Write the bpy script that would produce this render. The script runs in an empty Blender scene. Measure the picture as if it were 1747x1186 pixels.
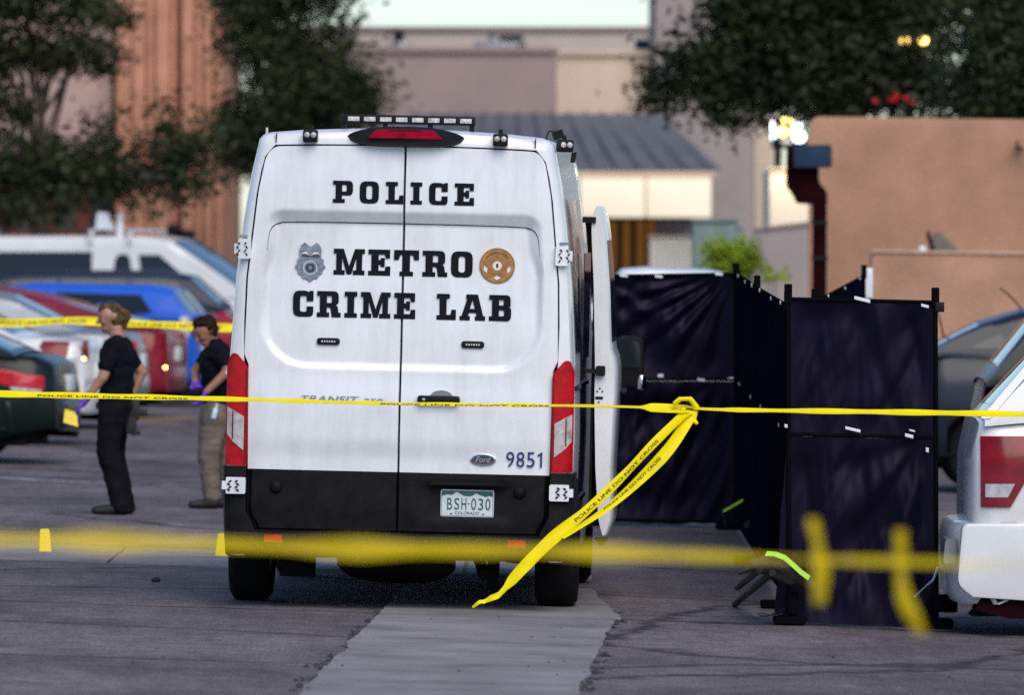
import bpy, bmesh, math, random
import numpy as np
from mathutils import Vector, Matrix, noise as mnoise

random.seed(7); np.random.seed(7)
S = bpy.context.scene
COL = S.collection
PI = math.pi
R = math.radians

# ------------------------------------------------------------------ camera
LENS, SENS = 300.0, 36.0
PW, PH = 1747.0, 1186.0            # measuring grid of the photograph
FPX = LENS / SENS * PW
CAMH, HORIZ = 2.15, 405.0          # eye height, horizon row
PITCH = math.atan((PH / 2 - HORIZ) / FPX)
cam_d = bpy.data.cameras.new('camera'); cam = bpy.data.objects.new('camera', cam_d); COL.objects.link(cam)
cam.location = (0, 0, CAMH); cam.rotation_euler = (PI / 2 - PITCH, 0, 0)
cam_d.lens = LENS; cam_d.sensor_width = SENS; cam_d.clip_start = 0.5; cam_d.clip_end = 4000
cam_d.dof.use_dof = True; cam_d.dof.focus_distance = 49.3; cam_d.dof.aperture_fstop = 4.0
cam_d.dof.aperture_blades = 9
S.camera = cam

# ------------------------------------------------------------------ light
SUN_EL, SUN_AZ = R(42), R(160)     # azimuth measured from +Y (view direction) towards +X
world = bpy.data.worlds.new('World'); S.world = world; world.use_nodes = True
wn = world.node_tree; wn.nodes.clear()
sky = wn.nodes.new('ShaderNodeTexSky'); sky.sky_type = 'NISHITA'; sky.sun_disc = False
sky.sun_elevation = SUN_EL; sky.sun_rotation = SUN_AZ
sky.air_density = 1.0; sky.dust_density = 0.3; sky.ozone_density = 4.0
bg = wn.nodes.new('ShaderNodeBackground'); bg.inputs['Strength'].default_value = 0.073
wo = wn.nodes.new('ShaderNodeOutputWorld')
wb = wn.nodes.new('ShaderNodeMix'); wb.data_type = 'RGBA'; wb.blend_type = 'MULTIPLY'; wb.inputs[0].default_value = 1.0
wb.inputs[7].default_value = (0.90, 0.94, 1.0, 1)      # camera white balance
wn.links.new(sky.outputs[0], wb.inputs[6]); wn.links.new(wb.outputs[2], bg.inputs[0]); wn.links.new(bg.outputs[0], wo.inputs[0])
sun_d = bpy.data.lights.new('sun', 'SUN'); sun = bpy.data.objects.new('sun', sun_d); COL.objects.link(sun)
sun_d.energy = 1.5; sun_d.angle = R(50); sun_d.color = (1.0, 0.91, 0.80)
_sd = Vector((math.sin(SUN_AZ) * math.cos(SUN_EL), math.cos(SUN_AZ) * math.cos(SUN_EL), math.sin(SUN_EL)))
sun.rotation_euler = (-_sd).to_track_quat('-Z', 'Y').to_euler()

# ------------------------------------------------------------------ view
S.view_settings.view_transform = 'Standard'; S.view_settings.look = 'None'
S.view_settings.gamma = 1.0; S.view_settings.use_curve_mapping = False
S.view_settings.exposure = 0.95
S.cycles.use_denoising = False
S.cycles.use_adaptive_sampling = False
S.cycles.max_bounces = 6; S.cycles.glossy_bounces = 3; S.cycles.transparent_max_bounces = 6
S.cycles.sample_clamp_indirect = 4.0

# ------------------------------------------------------------------ measuring helpers
_cp, _sp = math.cos(PITCH), math.sin(PITCH)
def ray(px, py):
    a = (px - PW / 2) / FPX; b = (PH / 2 - py) / FPX
    return Vector((a, _cp + b * _sp, -_sp + b * _cp))
def at(px, py, D):                 # point seen at a pixel, D metres away along Y
    r = ray(px, py); t = D / r.y
    return Vector((r.x * t, D, CAMH + r.z * t))
VX = -0.672                        # the van's middle, where the ground height is zero
TILT = 0.024                       # the lot drains to the right
def gz(x, y=0):
    d = max(-9.0, min(9.0, x - VX))
    return -TILT * d
def gp(px, py):                    # point of the ground seen at a pixel
    r = ray(px, py)
    t = (CAMH - TILT * VX) / (-r.z - TILT * r.x)
    return Vector((r.x * t, r.y * t, CAMH + r.z * t))
def gx(px, D): return (px - PW / 2) / FPX * D

# ------------------------------------------------------------------ materials
MATS = {}
def _nodes(m):
    m.use_nodes = True
    nt = m.node_tree
    return nt, nt.nodes['Principled BSDF']
def mat(name, col, rough=0.6, metal=0.0, var=0.12, scale=6.0, bump=0.0, bscale=60.0, coat=0.0, spec=0.5, emit=None, estr=0.0, detail=4, sheen=0.0, tint=None):
    if name in MATS: return MATS[name]
    m = bpy.data.materials.new(name); MATS[name] = m
    nt, b = _nodes(m); L = nt.links.new
    b.inputs['Roughness'].default_value = rough; b.inputs['Metallic'].default_value = metal
    b.inputs['Specular IOR Level'].default_value = spec
    b.inputs['Coat Weight'].default_value = coat; b.inputs['Coat Roughness'].default_value = 0.08
    if sheen: b.inputs['Sheen Weight'].default_value = sheen; b.inputs['Sheen Roughness'].default_value = 0.4
    tc = nt.nodes.new('ShaderNodeTexCoord')
    if var > 0:
        n = nt.nodes.new('ShaderNodeTexNoise'); n.inputs['Scale'].default_value = scale; n.inputs['Detail'].default_value = detail
        n.inputs['Roughness'].default_value = 0.62
        L(tc.outputs['Object'], n.inputs['Vector'])
        mx = nt.nodes.new('ShaderNodeMix'); mx.data_type = 'RGBA'
        c2 = tint or tuple(c * (1 - var * 2.2) for c in col)
        mx.inputs[6].default_value = tuple(c2) + (1,)
        mx.inputs[7].default_value = tuple(min(1, c * (1 + var * 0.6)) for c in col) + (1,)
        rp = nt.nodes.new('ShaderNodeMapRange'); rp.inputs[1].default_value = 0.28; rp.inputs[2].default_value = 0.66
        L(n.outputs[0], rp.inputs[0]); L(rp.outputs[0], mx.inputs[0]); L(mx.outputs[2], b.inputs['Base Color'])
        rr = nt.nodes.new('ShaderNodeMapRange'); rr.inputs[3].default_value = min(1, rough * 1.25); rr.inputs[4].default_value = rough * 0.85
        L(n.outputs[0], rr.inputs[0]); L(rr.outputs[0], b.inputs['Roughness'])
    else:
        b.inputs['Base Color'].default_value = tuple(col) + (1,)
    if bump > 0:
        n2 = nt.nodes.new('ShaderNodeTexNoise'); n2.inputs['Scale'].default_value = bscale; n2.inputs['Detail'].default_value = 3
        L(tc.outputs['Object'], n2.inputs['Vector'])
        bp = nt.nodes.new('ShaderNodeBump'); bp.inputs['Strength'].default_value = bump; bp.inputs['Distance'].default_value = 0.02
        L(n2.outputs[0], bp.inputs['Height']); L(bp.outputs[0], b.inputs['Normal'])
    if emit:
        b.inputs['Emission Color'].default_value = tuple(emit) + (1,); b.inputs['Emission Strength'].default_value = estr
    return m

def mat_asphalt():
    m = bpy.data.materials.new('asphalt'); nt, b = _nodes(m); L = nt.links.new; N = nt.nodes.new
    tc = N('ShaderNodeTexCoord')
    def noise(sc, det=5, vec=None, r=0.6):
        n = N('ShaderNodeTexNoise'); n.inputs['Scale'].default_value = sc; n.inputs['Detail'].default_value = det; n.inputs['Roughness'].default_value = r
        L(vec or tc.outputs['Object'], n.inputs['Vector']); return n
    mp = N('ShaderNodeMapping'); mp.inputs['Scale'].default_value = (1.0, 0.55, 1); L(tc.outputs['Object'], mp.inputs[0])
    big = noise(0.55, 8, mp.outputs[0], .7); mid = noise(4.5, 8, None, .75); fine = noise(55, 3)
    cr = N('ShaderNodeValToRGB'); e = cr.color_ramp.elements
    e[0].position = 0.34; e[0].color = (0.076, 0.062, 0.067, 1); e[1].position = 0.64; e[1].color = (0.182, 0.152, 0.160, 1)
    L(big.outputs[0], cr.inputs[0])
    m1 = N('ShaderNodeMix'); m1.data_type = 'RGBA'; m1.blend_type = 'OVERLAY'; m1.inputs[0].default_value = 0.8
    L(cr.outputs[0], m1.inputs[6]); L(mid.outputs[0], m1.inputs[7])
    m2 = N('ShaderNodeMix'); m2.data_type = 'RGBA'; m2.blend_type = 'OVERLAY'; m2.inputs[0].default_value = 0.9
    L(m1.outputs[2], m2.inputs[6]); L(fine.outputs[0], m2.inputs[7])
    # aggregate and scuffs, drawn out along the direction of travel
    def streak(sx, sy, det, amt, src):
        mq = N('ShaderNodeMapping'); mq.inputs['Scale'].default_value = (sx, sy, 1); L(tc.outputs['Object'], mq.inputs[0])
        q = noise(1.0, det, mq.outputs[0], .75); r = N('ShaderNodeMapRange'); r.inputs[1].default_value = .3; r.inputs[2].default_value = .7; r.inputs[3].default_value = 1 - amt; r.inputs[4].default_value = 1 + amt
        L(q.outputs[0], r.inputs[0]); x = N('ShaderNodeMix'); x.data_type = 'RGBA'; x.blend_type = 'MULTIPLY'; x.inputs[0].default_value = 1.0
        L(src, x.inputs[6]); L(r.outputs[0], x.inputs[7]); return x.outputs[2]
    tex = streak(70, 5.0, 3, .28, m2.outputs[2]); tex = streak(7, .55, 6, .20, tex)
    # cracks
    wob = noise(1.3, 4)
    add = N('ShaderNodeMix'); add.data_type = 'VECTOR'; add.inputs[0].default_value = 0.35
    L(tc.outputs['Object'], add.inputs[4]); L(wob.outputs[1], add.inputs[5])
    vo = N('ShaderNodeTexVoronoi'); vo.feature = 'DISTANCE_TO_EDGE'; vo.inputs['Scale'].default_value = 0.42
    L(add.outputs[1], vo.inputs['Vector'])
    ck = N('ShaderNodeMapRange'); ck.inputs[1].default_value = 0.004; ck.inputs[2].default_value = 0.022; ck.inputs[3].default_value = 0.35; ck.inputs[4].default_value = 1.0
    L(vo.outputs[0], ck.inputs[0])
    m3 = N('ShaderNodeMix'); m3.data_type = 'RGBA'; m3.blend_type = 'MULTIPLY'; m3.inputs[0].default_value = 1.0
    L(tex, m3.inputs[6]); L(ck.outputs[0], m3.inputs[7])
    L(m3.outputs[2], b.inputs['Base Color'])
    b.inputs['Roughness'].default_value = 0.85; b.inputs['Specular IOR Level'].default_value = 0.25
    bp = N('ShaderNodeBump'); bp.inputs['Strength'].default_value = 0.5; bp.inputs['Distance'].default_value = 0.02
    L(fine.outputs[0], bp.inputs['Height']); L(bp.outputs[0], b.inputs['Normal'])
    return m

def mat_van():                        # white paint with rain streaks and a film of dust
    m = bpy.data.materials.new('van_white'); nt, b = _nodes(m); L = nt.links.new; N = nt.nodes.new
    tc = N('ShaderNodeTexCoord'); mp = N('ShaderNodeMapping'); mp.inputs['Scale'].default_value = (9, 9, 1.3); L(tc.outputs['Object'], mp.inputs[0])
    st = N('ShaderNodeTexNoise'); st.inputs['Scale'].default_value = 1.0; st.inputs['Detail'].default_value = 7; st.inputs['Roughness'].default_value = .7; L(mp.outputs[0], st.inputs['Vector'])
    bl = N('ShaderNodeTexNoise'); bl.inputs['Scale'].default_value = 2.0; bl.inputs['Detail'].default_value = 8; bl.inputs['Roughness'].default_value = .7; L(tc.outputs['Object'], bl.inputs['Vector'])
    mu = N('ShaderNodeMath'); mu.operation = 'MULTIPLY'; L(st.outputs[0], mu.inputs[0]); L(bl.outputs[0], mu.inputs[1])
    mr = N('ShaderNodeMapRange'); mr.inputs[1].default_value = .17; mr.inputs[2].default_value = .46; L(mu.outputs[0], mr.inputs[0])
    cr = N('ShaderNodeMix'); cr.data_type = 'RGBA'; cr.inputs[6].default_value = (.80, .81, .83, 1); cr.inputs[7].default_value = (.60, .60, .60, 1)
    L(mr.outputs[0], cr.inputs[0]); L(cr.outputs[2], b.inputs['Base Color'])
    rr = N('ShaderNodeMapRange'); rr.inputs[3].default_value = .22; rr.inputs[4].default_value = .55; L(mr.outputs[0], rr.inputs[0]); L(rr.outputs[0], b.inputs['Roughness'])
    b.inputs['Coat Weight'].default_value = .6; b.inputs['Coat Roughness'].default_value = .05
    return m

def mat_film(name, col, alpha):       # thin translucent plastic film
    m = bpy.data.materials.new(name); nt, b = _nodes(m)
    b.inputs['Base Color'].default_value = col + (1,); b.inputs['Roughness'].default_value = .4; b.inputs['Specular IOR Level'].default_value = .2
    b.inputs['Alpha'].default_value = alpha
    return m

def mat_leaf(name, c1, c2):
    m = bpy.data.materials.new(name); nt, b = _nodes(m); L = nt.links.new; N = nt.nodes.new
    tc = N('ShaderNodeTexCoord'); n = N('ShaderNodeTexNoise'); n.inputs['Scale'].default_value = 1.1; n.inputs['Detail'].default_value = 6
    L(tc.outputs['Object'], n.inputs['Vector'])
    cr = N('ShaderNodeValToRGB'); e = cr.color_ramp.elements
    e[0].position = 0.33; e[0].color = c1 + (1,); e[1].position = 0.68; e[1].color = c2 + (1,)
    L(n.outputs[0], cr.inputs[0]); L(cr.outputs[0], b.inputs['Base Color'])
    b.inputs['Roughness'].default_value = 0.6; b.inputs['Specular IOR Level'].default_value = 0.3
    return m

M = dict(
    white=mat_van(),
    white2=mat('car_white', (0.74, 0.73, 0.72), 0.30, var=0.05, scale=2, coat=0.6),
    trim=mat('black_plastic', (0.009, 0.008, 0.009), 0.55, var=0.3, scale=9, bump=0.15, bscale=250, spec=.14),
    seam=mat('door_seal', (0.010, 0.010, 0.03), 0.8, var=0, spec=.1),
    gap=mat('wheel_well', (0.008, 0.008, 0.009), 0.9, var=0.1, spec=.1),
    black=mat('black_metal', (0.007, 0.007, 0.009), 0.45, var=0.1, spec=.2),
    red=mat('red_lens', (0.50, 0.003, 0.012), 0.2, var=0.2, scale=14, coat=0.15, spec=.3),
    redd=mat('dark_red_lens', (0.22, 0.002, 0.008), 0.2, var=0.2, scale=14, coat=0.1, spec=.3),
    brakered=mat('brake_lens', (0.34, 0.004, 0.022), 0.55, var=0.2, scale=20, spec=.08),
    clear=mat('clear_lens', (0.52, 0.49, 0.49), 0.15, var=0.22, scale=18, coat=0.4),
    chrome=mat('chrome', (0.72, 0.72, 0.74), 0.14, metal=1.0, var=0.05),
    letter=mat('letter_vinyl', (0.008, 0.007, 0.012), 0.5, var=0.1, spec=.12),
    navy=mat('number_vinyl', (0.015, 0.015, 0.12), 0.4, var=0.05),
    plate=mat('plate_white', (0.62, 0.66, 0.66), 0.4, var=0.05),
    pgreen=mat('plate_green', (0.02, 0.11, 0.09), 0.4, var=0.05),
    grey=mat('grey_metal', (0.30, 0.31, 0.32), 0.35, metal=0.6, var=0.1),
    silver_print=mat('badge_silver', (0.22, 0.26, 0.31), 0.5, var=0.3, scale=40),
    silver_dark=mat('badge_dark', (0.035, 0.05, 0.075), 0.5, var=0.2, scale=40),
    gold=mat('seal_gold', (0.42, 0.21, 0.055), 0.5, var=0.2, scale=30),
    gold_dark=mat('seal_brown', (0.20, 0.085, 0.02), 0.5, var=0.2, scale=30),
    printw=mat('print_white', (0.75, 0.74, 0.72), 0.5, var=0.05),
    rubber=mat('tyre_rubber', (0.009, 0.009, 0.010), 0.8, var=0.15, scale=20, bump=0.2, bscale=120, spec=.12),
    rim=mat('wheel_alloy', (0.33, 0.34, 0.35), 0.3, metal=0.8, var=0.1),
    glass=mat('car_glass', (0.012, 0.016, 0.020), 0.05, var=0, spec=0.4),
    glassb=mat('light_glass', (0.03, 0.045, 0.055), 0.05, var=0, spec=0.7),
    fabricm=mat('screen_fabric_matt', (0.007, 0.006, 0.016), 0.8, var=0.3, scale=4, spec=0),
    fabric=mat('screen_fabric', (0.0025, 0.002, 0.009), 0.38, var=0.25, scale=5, bump=0.12, bscale=400, spec=0.16),
    mblack=mat('matt_black_tube', (0.005, 0.005, 0.007), 0.8, var=0.1, spec=0),
    tag=mat('white_tag', (0.75, 0.76, 0.80), 0.5, var=0.05),
    tape=mat('tape_yellow', (0.90, 0.73, 0.002), 0.4, var=0.06, scale=8, spec=0.2),
    film=mat_film('tape_film', (0.90, 0.66, 0.002), .50),
    tapeb=mat('tape_print', (0.02, 0.02, 0.012), 0.4, var=0),
    marker=mat('marker_yellow', (0.85, 0.62, 0.01), 0.4, var=0.05),
    hivis=mat('hivis_strip', (0.45, 0.90, 0.04), 0.4, var=0.1),
    concrete=mat('concrete', (0.255, 0.235, 0.235), 0.85, var=0.22, scale=1.6, bump=0.35, bscale=45, detail=9),
    kerb=mat('kerb_concrete', (0.27, 0.25, 0.23), 0.85, var=0.15, scale=3, bump=0.3, bscale=40),
    ypaint=mat('yellow_paint', (0.42, 0.27, 0.05), 0.7, var=0.3, scale=8),
    wpaint=mat('white_paint', (0.6, 0.6, 0.6), 0.7, var=0.3, scale=6),
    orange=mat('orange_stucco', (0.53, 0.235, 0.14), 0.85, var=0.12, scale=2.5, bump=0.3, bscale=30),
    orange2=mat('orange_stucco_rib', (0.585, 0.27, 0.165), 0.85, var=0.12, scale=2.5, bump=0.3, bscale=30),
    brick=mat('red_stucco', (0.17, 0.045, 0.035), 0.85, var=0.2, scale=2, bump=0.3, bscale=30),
    mauve=mat('mauve_stucco', (0.31, 0.23, 0.215), 0.9, var=0.06, scale=0.8, bump=0.3, bscale=20),
    cream=mat('cream_stucco', (0.62, 0.49, 0.37), 0.9, var=0.06, scale=0.8, bump=0.3, bscale=20),
    pale=mat('pale_stucco', (0.36, 0.305, 0.285), 0.9, var=0.06, scale=0.8, bump=0.3, bscale=20),
    tan=mat('tan_stucco', (0.47, 0.25, 0.155), 0.92, var=0.13, scale=1.3, bump=0.6, bscale=28, detail=8),
    slate=mat('slate_roof', (0.115, 0.125, 0.150), 0.6, var=0.12, scale=2),
    fascia=mat('cream_fascia', (0.82, 0.72, 0.56), 0.7, var=0.05, scale=1),
    glow_fascia=mat('fascia_painted_glow', (0.85, 0.76, 0.60), 0.6, var=0.04, scale=1, emit=(1.0, .84, .58), estr=.17),  # warm glow added to the fascia colour; the panels hold no lamp
    pink=mat('pink_stucco', (0.50, 0.34, 0.29), 0.9, var=0.1, scale=1.5, bump=0.3, bscale=20),
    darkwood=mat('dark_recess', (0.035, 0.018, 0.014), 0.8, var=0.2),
    interior=mat('lit_interior', (0.12, 0.06, 0.02), 0.7, var=0.4, scale=3, emit=(1.0, 0.42, 0.08), estr=0.06),
    downpipe=mat('downpipe_brown', (0.016, 0.004, 0.005), 0.8, var=0.2, spec=0),
    bluebox=mat('blue_head', (0.022, 0.042, 0.078), 0.6, var=0.1, spec=.1),
    cabinet=mat('green_cabinet', (0.17, 0.23, 0.21), 0.6, var=0.1),
    bark=mat('bark', (0.075, 0.055, 0.045), 0.9, var=0.3, scale=8, bump=0.6, bscale=30),
    skin=mat('skin', (0.36, 0.16, 0.105), 0.55, var=0.08, scale=12),
    skin2=mat('skin_light', (0.42, 0.205, 0.14), 0.55, var=0.08, scale=12),
    shirt=mat('navy_shirt', (0.007, 0.007, 0.012), 0.9, var=0.2, scale=8, spec=.08),
    trouser=mat('black_trousers', (0.008, 0.007, 0.011), 0.9, var=0.2, scale=8, spec=.08),
    khaki=mat('khaki_trousers', (0.17, 0.135, 0.105), 0.85, var=0.2, scale=6),
    shoe=mat('black_shoe', (0.006, 0.006, 0.007), 0.6, var=0.1),
    glove=mat('purple_glove', (0.115, 0.04, 0.42), 0.45, var=0.1),
    blond=mat('blond_hair', (0.11, 0.068, 0.033), 0.8, var=0.35, scale=30, spec=.08),
    brown=mat('brown_hair', (0.028, 0.015, 0.010), 0.8, var=0.3, scale=30, spec=.06),
    eye=mat('eye_dark', (0.02, 0.015, 0.012), 0.3, var=0),
    lip=mat('lip', (0.36, 0.13, 0.11), 0.5, var=0),
    lampw=mat('lamp_white', (0.9, 0.95, 1.0), 0.5, var=0, emit=(0.75, 0.86, 1.0), estr=3.2),
    lampy=mat('lamp_yellow', (1.0, 0.8, 0.4), 0.5, var=0, emit=(1.0, 0.62, 0.16), estr=2.4),
    lampr=mat('lamp_red', (0.9, 0.02, 0.03), 0.5, var=0, emit=(1.0, 0.02, 0.03), estr=0.09),
    lampo=mat('lamp_amber', (1.0, 0.5, 0.15), 0.4, var=0, emit=(1.0, 0.48, 0.12), estr=12),
    led=mat('led_lens', (0.62, 0.60, 0.55), 0.25, var=0.3, scale=60),
    asphalt=mat_asphalt(),
    leaf=mat_leaf('leaf_dark', (0.008, 0.015, 0.005), (0.040, 0.050, 0.013)),
    leaf2=mat_leaf('leaf_deep', (0.006, 0.012, 0.005), (0.028, 0.042, 0.012)),
    leaf3=mat_leaf('leaf_bright', (0.17, 0.27, 0.01), (0.36, 0.46, 0.02)),
)

M['fabric'].node_tree.nodes['Principled BSDF'].inputs['Specular Tint'].default_value = (.75, .62, 1.0, 1)
# ------------------------------------------------------------------ object helpers
def link(name, me, parent=None, m=None, smooth=None):
    o = bpy.data.objects.new(name, me); COL.objects.link(o)
    if m is not None:
        me.materials.clear(); me.materials.append(m)
    if parent is not None: o.parent = parent
    if smooth is not None:
        me.polygons.foreach_set('use_smooth', [True] * len(me.polygons))
        me.set_sharp_from_angle(angle=R(smooth))
    return o
def tag(o, label=None, cat=None, group=None, kind=None):
    if label: o['label'] = label
    if cat: o['category'] = cat
    if group: o['group'] = group
    if kind: o['kind'] = kind
    return o
def thing(name, label, cat, loc=(0, 0, 0), rot=(0, 0, 0), group=None):
    o = bpy.data.objects.new(name, None); COL.objects.link(o); o.empty_display_size = 0.2
    o.location = loc; o.rotation_euler = rot
    return tag(o, label, cat, group)

class MB:
    def __init__(s): s.v = []; s.f = []
    def add(s, vs, fs):
        n = len(s.v); s.v += [tuple(p) for p in vs]; s.f += [tuple(i + n for i in f) for f in fs]; return s
    def box(s, x0, x1, y0, y1, z0, z1):
        vs = [(x, y, z) for z in (z0, z1) for y in (y0, y1) for x in (x0, x1)]
        return s.add(vs, [(0, 2, 3, 1), (4, 5, 7, 6), (0, 1, 5, 4), (2, 6, 7, 3), (0, 4, 6, 2), (1, 3, 7, 5)])
    def obox(s, c, ax, ay, az):       # centre and three half-axis vectors
        c = Vector(c); ax, ay, az = Vector(ax), Vector(ay), Vector(az)
        vs = [c + ax * i + ay * j + az * k for k in (-1, 1) for j in (-1, 1) for i in (-1, 1)]
        return s.add(vs, [(0, 2, 3, 1), (4, 5, 7, 6), (0, 1, 5, 4), (2, 6, 7, 3), (0, 4, 6, 2), (1, 3, 7, 5)])
    def cyl(s, p0, p1, r0, r1=None, n=16, cap=True):
        r1 = r0 if r1 is None else r1
        p0, p1 = Vector(p0), Vector(p1); d = (p1 - p0).normalized()
        u = d.orthogonal().normalized(); w = d.cross(u)
        k = len(s.v)
        for p, r in ((p0, r0), (p1, r1)):
            for i in range(n):
                a = 2 * PI * i / n; s.v.append(tuple(p + u * (r * math.cos(a)) + w * (r * math.sin(a))))
        for i in range(n):
            j = (i + 1) % n; s.f.append((k + i, k + j, k + n + j, k + n + i))
        if cap:
            s.f.append(tuple(k + i for i in reversed(range(n)))); s.f.append(tuple(k + n + i for i in range(n)))
        return s
    def tube(s, pts, rad, n=8, cap=True):
        pts = [Vector(p) for p in pts]; k = len(s.v); m = len(pts)
        rads = rad if isinstance(rad, (list, tuple)) else [rad] * m
        u = None
        for i, p in enumerate(pts):
            d = (pts[min(i + 1, m - 1)] - pts[max(i - 1, 0)]).normalized()
            u = d.orthogonal().normalized() if u is None else (u - d * u.dot(d)).normalized()
            w = d.cross(u)
            for j in range(n):
                a = 2 * PI * j / n; s.v.append(tuple(p + u * (rads[i] * math.cos(a)) + w * (rads[i] * math.sin(a))))
        for i in range(m - 1):
            for j in range(n):
                q = (j + 1) % n; s.f.append((k + i * n + j, k + i * n + q, k + (i + 1) * n + q, k + (i + 1) * n + j))
        if cap:
            s.f.append(tuple(k + j for j in reversed(range(n)))); s.f.append(tuple(k + (m - 1) * n + j for j in range(n)))
        return s
    def prism(s, poly, fn, d0, d1):   # poly of (a,b); fn(a,b,d) gives a point
        n = len(poly); k = len(s.v)
        s.v += [tuple(fn(a, b, d0)) for a, b in poly] + [tuple(fn(a, b, d1)) for a, b in poly]
        s.f.append(tuple(k + i for i in range(n))); s.f.append(tuple(k + n + i for i in reversed(range(n))))
        for i in range(n):
            j = (i + 1) % n; s.f.append((k + j, k + i, k + n + i, k + n + j))
        return s
    def grid(s, rows, closed=False):  # rows of points
        k = len(s.v); m = len(rows[0])
        for r in rows: s.v += [tuple(p) for p in r]
        for i in range(len(rows) - 1):
            for j in range(m if closed else m - 1):
                q = (j + 1) % m
                s.f.append((k + i * m + j, k + i * m + q, k + (i + 1) * m + q, k + (i + 1) * m + j))
        return s
    def lathe(s, prof, o, axis, n=24):   # prof of (radius, along)
        o = Vector(o); d = Vector(axis).normalized(); u = d.orthogonal().normalized(); w = d.cross(u)
        rows = [[o + d * h + u * (r * math.cos(2 * PI * j / n)) + w * (r * math.sin(2 * PI * j / n)) for j in range(n)] for r, h in prof]
        return s.grid(rows, True)
    def mesh(s, name):
        me = bpy.data.meshes.new(name); me.from_pydata(s.v, [], s.f); me.update(); return me
    def build(s, name, m, parent=None, smooth=40, fix=True, bevel=0.0, merge=False):
        me = s.mesh(name)
        if fix or bevel or merge:
            bm = bmesh.new(); bm.from_mesh(me)
            if merge: bmesh.ops.remove_doubles(bm, verts=bm.verts, dist=1e-4)
            if fix: bmesh.ops.recalc_face_normals(bm, faces=bm.faces)
            if bevel:
                es = [e for e in bm.edges if len(e.link_faces) == 2 and e.calc_face_angle(0) > 0.5]
                bmesh.ops.bevel(bm, geom=es, offset=bevel, segments=2, affect='EDGES', profile=0.6)
            bm.to_mesh(me); bm.free()
        return link(name, me, parent, m, smooth)
def copy_tree(o, parent=None):
    c = o.copy(); COL.objects.link(c); c.parent = parent
    for ch in list(o.children): copy_tree(ch, c)
    return c
def rpoly(pts, n=5):                   # (x,y) or (x,y,r): a polygon with rounded corners
    out = []; N = len(pts)
    for i, p in enumerate(pts):
        if len(p) == 2 or p[2] <= 0: out.append((p[0], p[1])); continue
        P = Vector(p[:2]); A = Vector(pts[i - 1][:2]); B = Vector(pts[(i + 1) % N][:2])
        a = (A - P); b = (B - P); r = min(p[2], a.length * 0.5, b.length * 0.5)
        a = P + a.normalized() * r; b = P + b.normalized() * r
        for k in range(n + 1):
            t = k / n; q = a * (1 - t) ** 2 + P * 2 * t * (1 - t) + b * t * t; out.append((q.x, q.y))
    return out
def fill2d(loops):                     # filled outline with holes -> verts, faces
    cu = bpy.data.curves.new('tmp', 'CURVE'); cu.dimensions = '2D'; cu.fill_mode = 'BOTH'
    for lp in loops:
        sp = cu.splines.new('POLY'); sp.points.add(len(lp) - 1); sp.use_cyclic_u = True
        for q, (x, y) in zip(sp.points, lp): q.co = (x, y, 0, 1)
    o = bpy.data.objects.new('tmp', cu); COL.objects.link(o)
    me = o.to_mesh(); vs = [tuple(v.co) for v in me.vertices]; fs = [tuple(p.vertices) for p in me.polygons]
    o.to_mesh_clear(); bpy.data.objects.remove(o); bpy.data.curves.remove(cu)
    return vs, fs
def text2d(body, width=None, height=None, shear=0.0, spacing=1.0, bold=0.0):
    cu = bpy.data.curves.new('tmp', 'FONT'); cu.body = body; cu.shear = shear; cu.space_character = spacing; cu.offset = bold
    cu.resolution_u = 4; cu.align_x = 'CENTER'
    o = bpy.data.objects.new('tmp', cu); COL.objects.link(o)
    me = o.to_mesh(); vs = np.array([tuple(v.co) for v in me.vertices]); fs = [tuple(p.vertices) for p in me.polygons]
    o.to_mesh_clear(); bpy.data.objects.remove(o); bpy.data.curves.remove(cu)
    lo, hi = vs.min(0), vs.max(0); c = (lo + hi) / 2; vs = vs - c
    if width: vs[:, 0] *= width / (hi[0] - lo[0])
    if height: vs[:, 1] *= height / (hi[1] - lo[1])
    return [tuple(v) for v in vs], fs
def sstep(a, b, x):
    t = max(0.0, min(1.0, (x - a) / (b - a))); return t * t * (3 - 2 * t)
def lerpf(tab, x):
    return float(np.interp(x, [t[0] for t in tab], [t[1] for t in tab]))
def blob(name, cones, m, parent, voxel=0.012, smooth=2, squash=None, crease=0.0):
    """one continuous skin round a set of tapered limbs (p0, r0, p1, r1)"""
    bm = bmesh.new()
    for p0, r0, p1, r1 in cones:
        p0, p1 = Vector(p0), Vector(p1)
        d = p1 - p0; n = max(2, int(d.length / (min(r0, r1) * 0.55)) + 1)
        for i in range(n):
            t = i / (n - 1); p = p0.lerp(p1, t); r = r0 + (r1 - r0) * t
            bmesh.ops.create_icosphere(bm, subdivisions=2, radius=r, matrix=Matrix.Translation(p))
    me = bpy.data.meshes.new('tmp'); bm.to_mesh(me); bm.free()
    o = bpy.data.objects.new('tmp', me); COL.objects.link(o)
    md = o.modifiers.new('r', 'REMESH'); md.mode = 'VOXEL'; md.voxel_size = voxel
    if smooth:
        s2 = o.modifiers.new('s', 'SMOOTH'); s2.iterations = smooth * 3; s2.factor = 0.5
    dg = bpy.context.evaluated_depsgraph_get()
    me2 = bpy.data.meshes.new_from_object(o.evaluated_get(dg))
    bpy.data.objects.remove(o); bpy.data.meshes.remove(me)
    me2.name = name
    if squash: me2.transform(squash)
    if crease:
        for v in me2.vertices:
            p = v.co; d = mnoise.noise(Vector((p.x * 9, p.y * 9, p.z * 14))) * .65 + mnoise.noise(Vector((p.x * 22, p.y * 22, p.z * 30 + 5))) * .35
            v.co = p + v.normal * d * crease
        me2.update()
    return link(name, me2, parent, m, 180)
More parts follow.
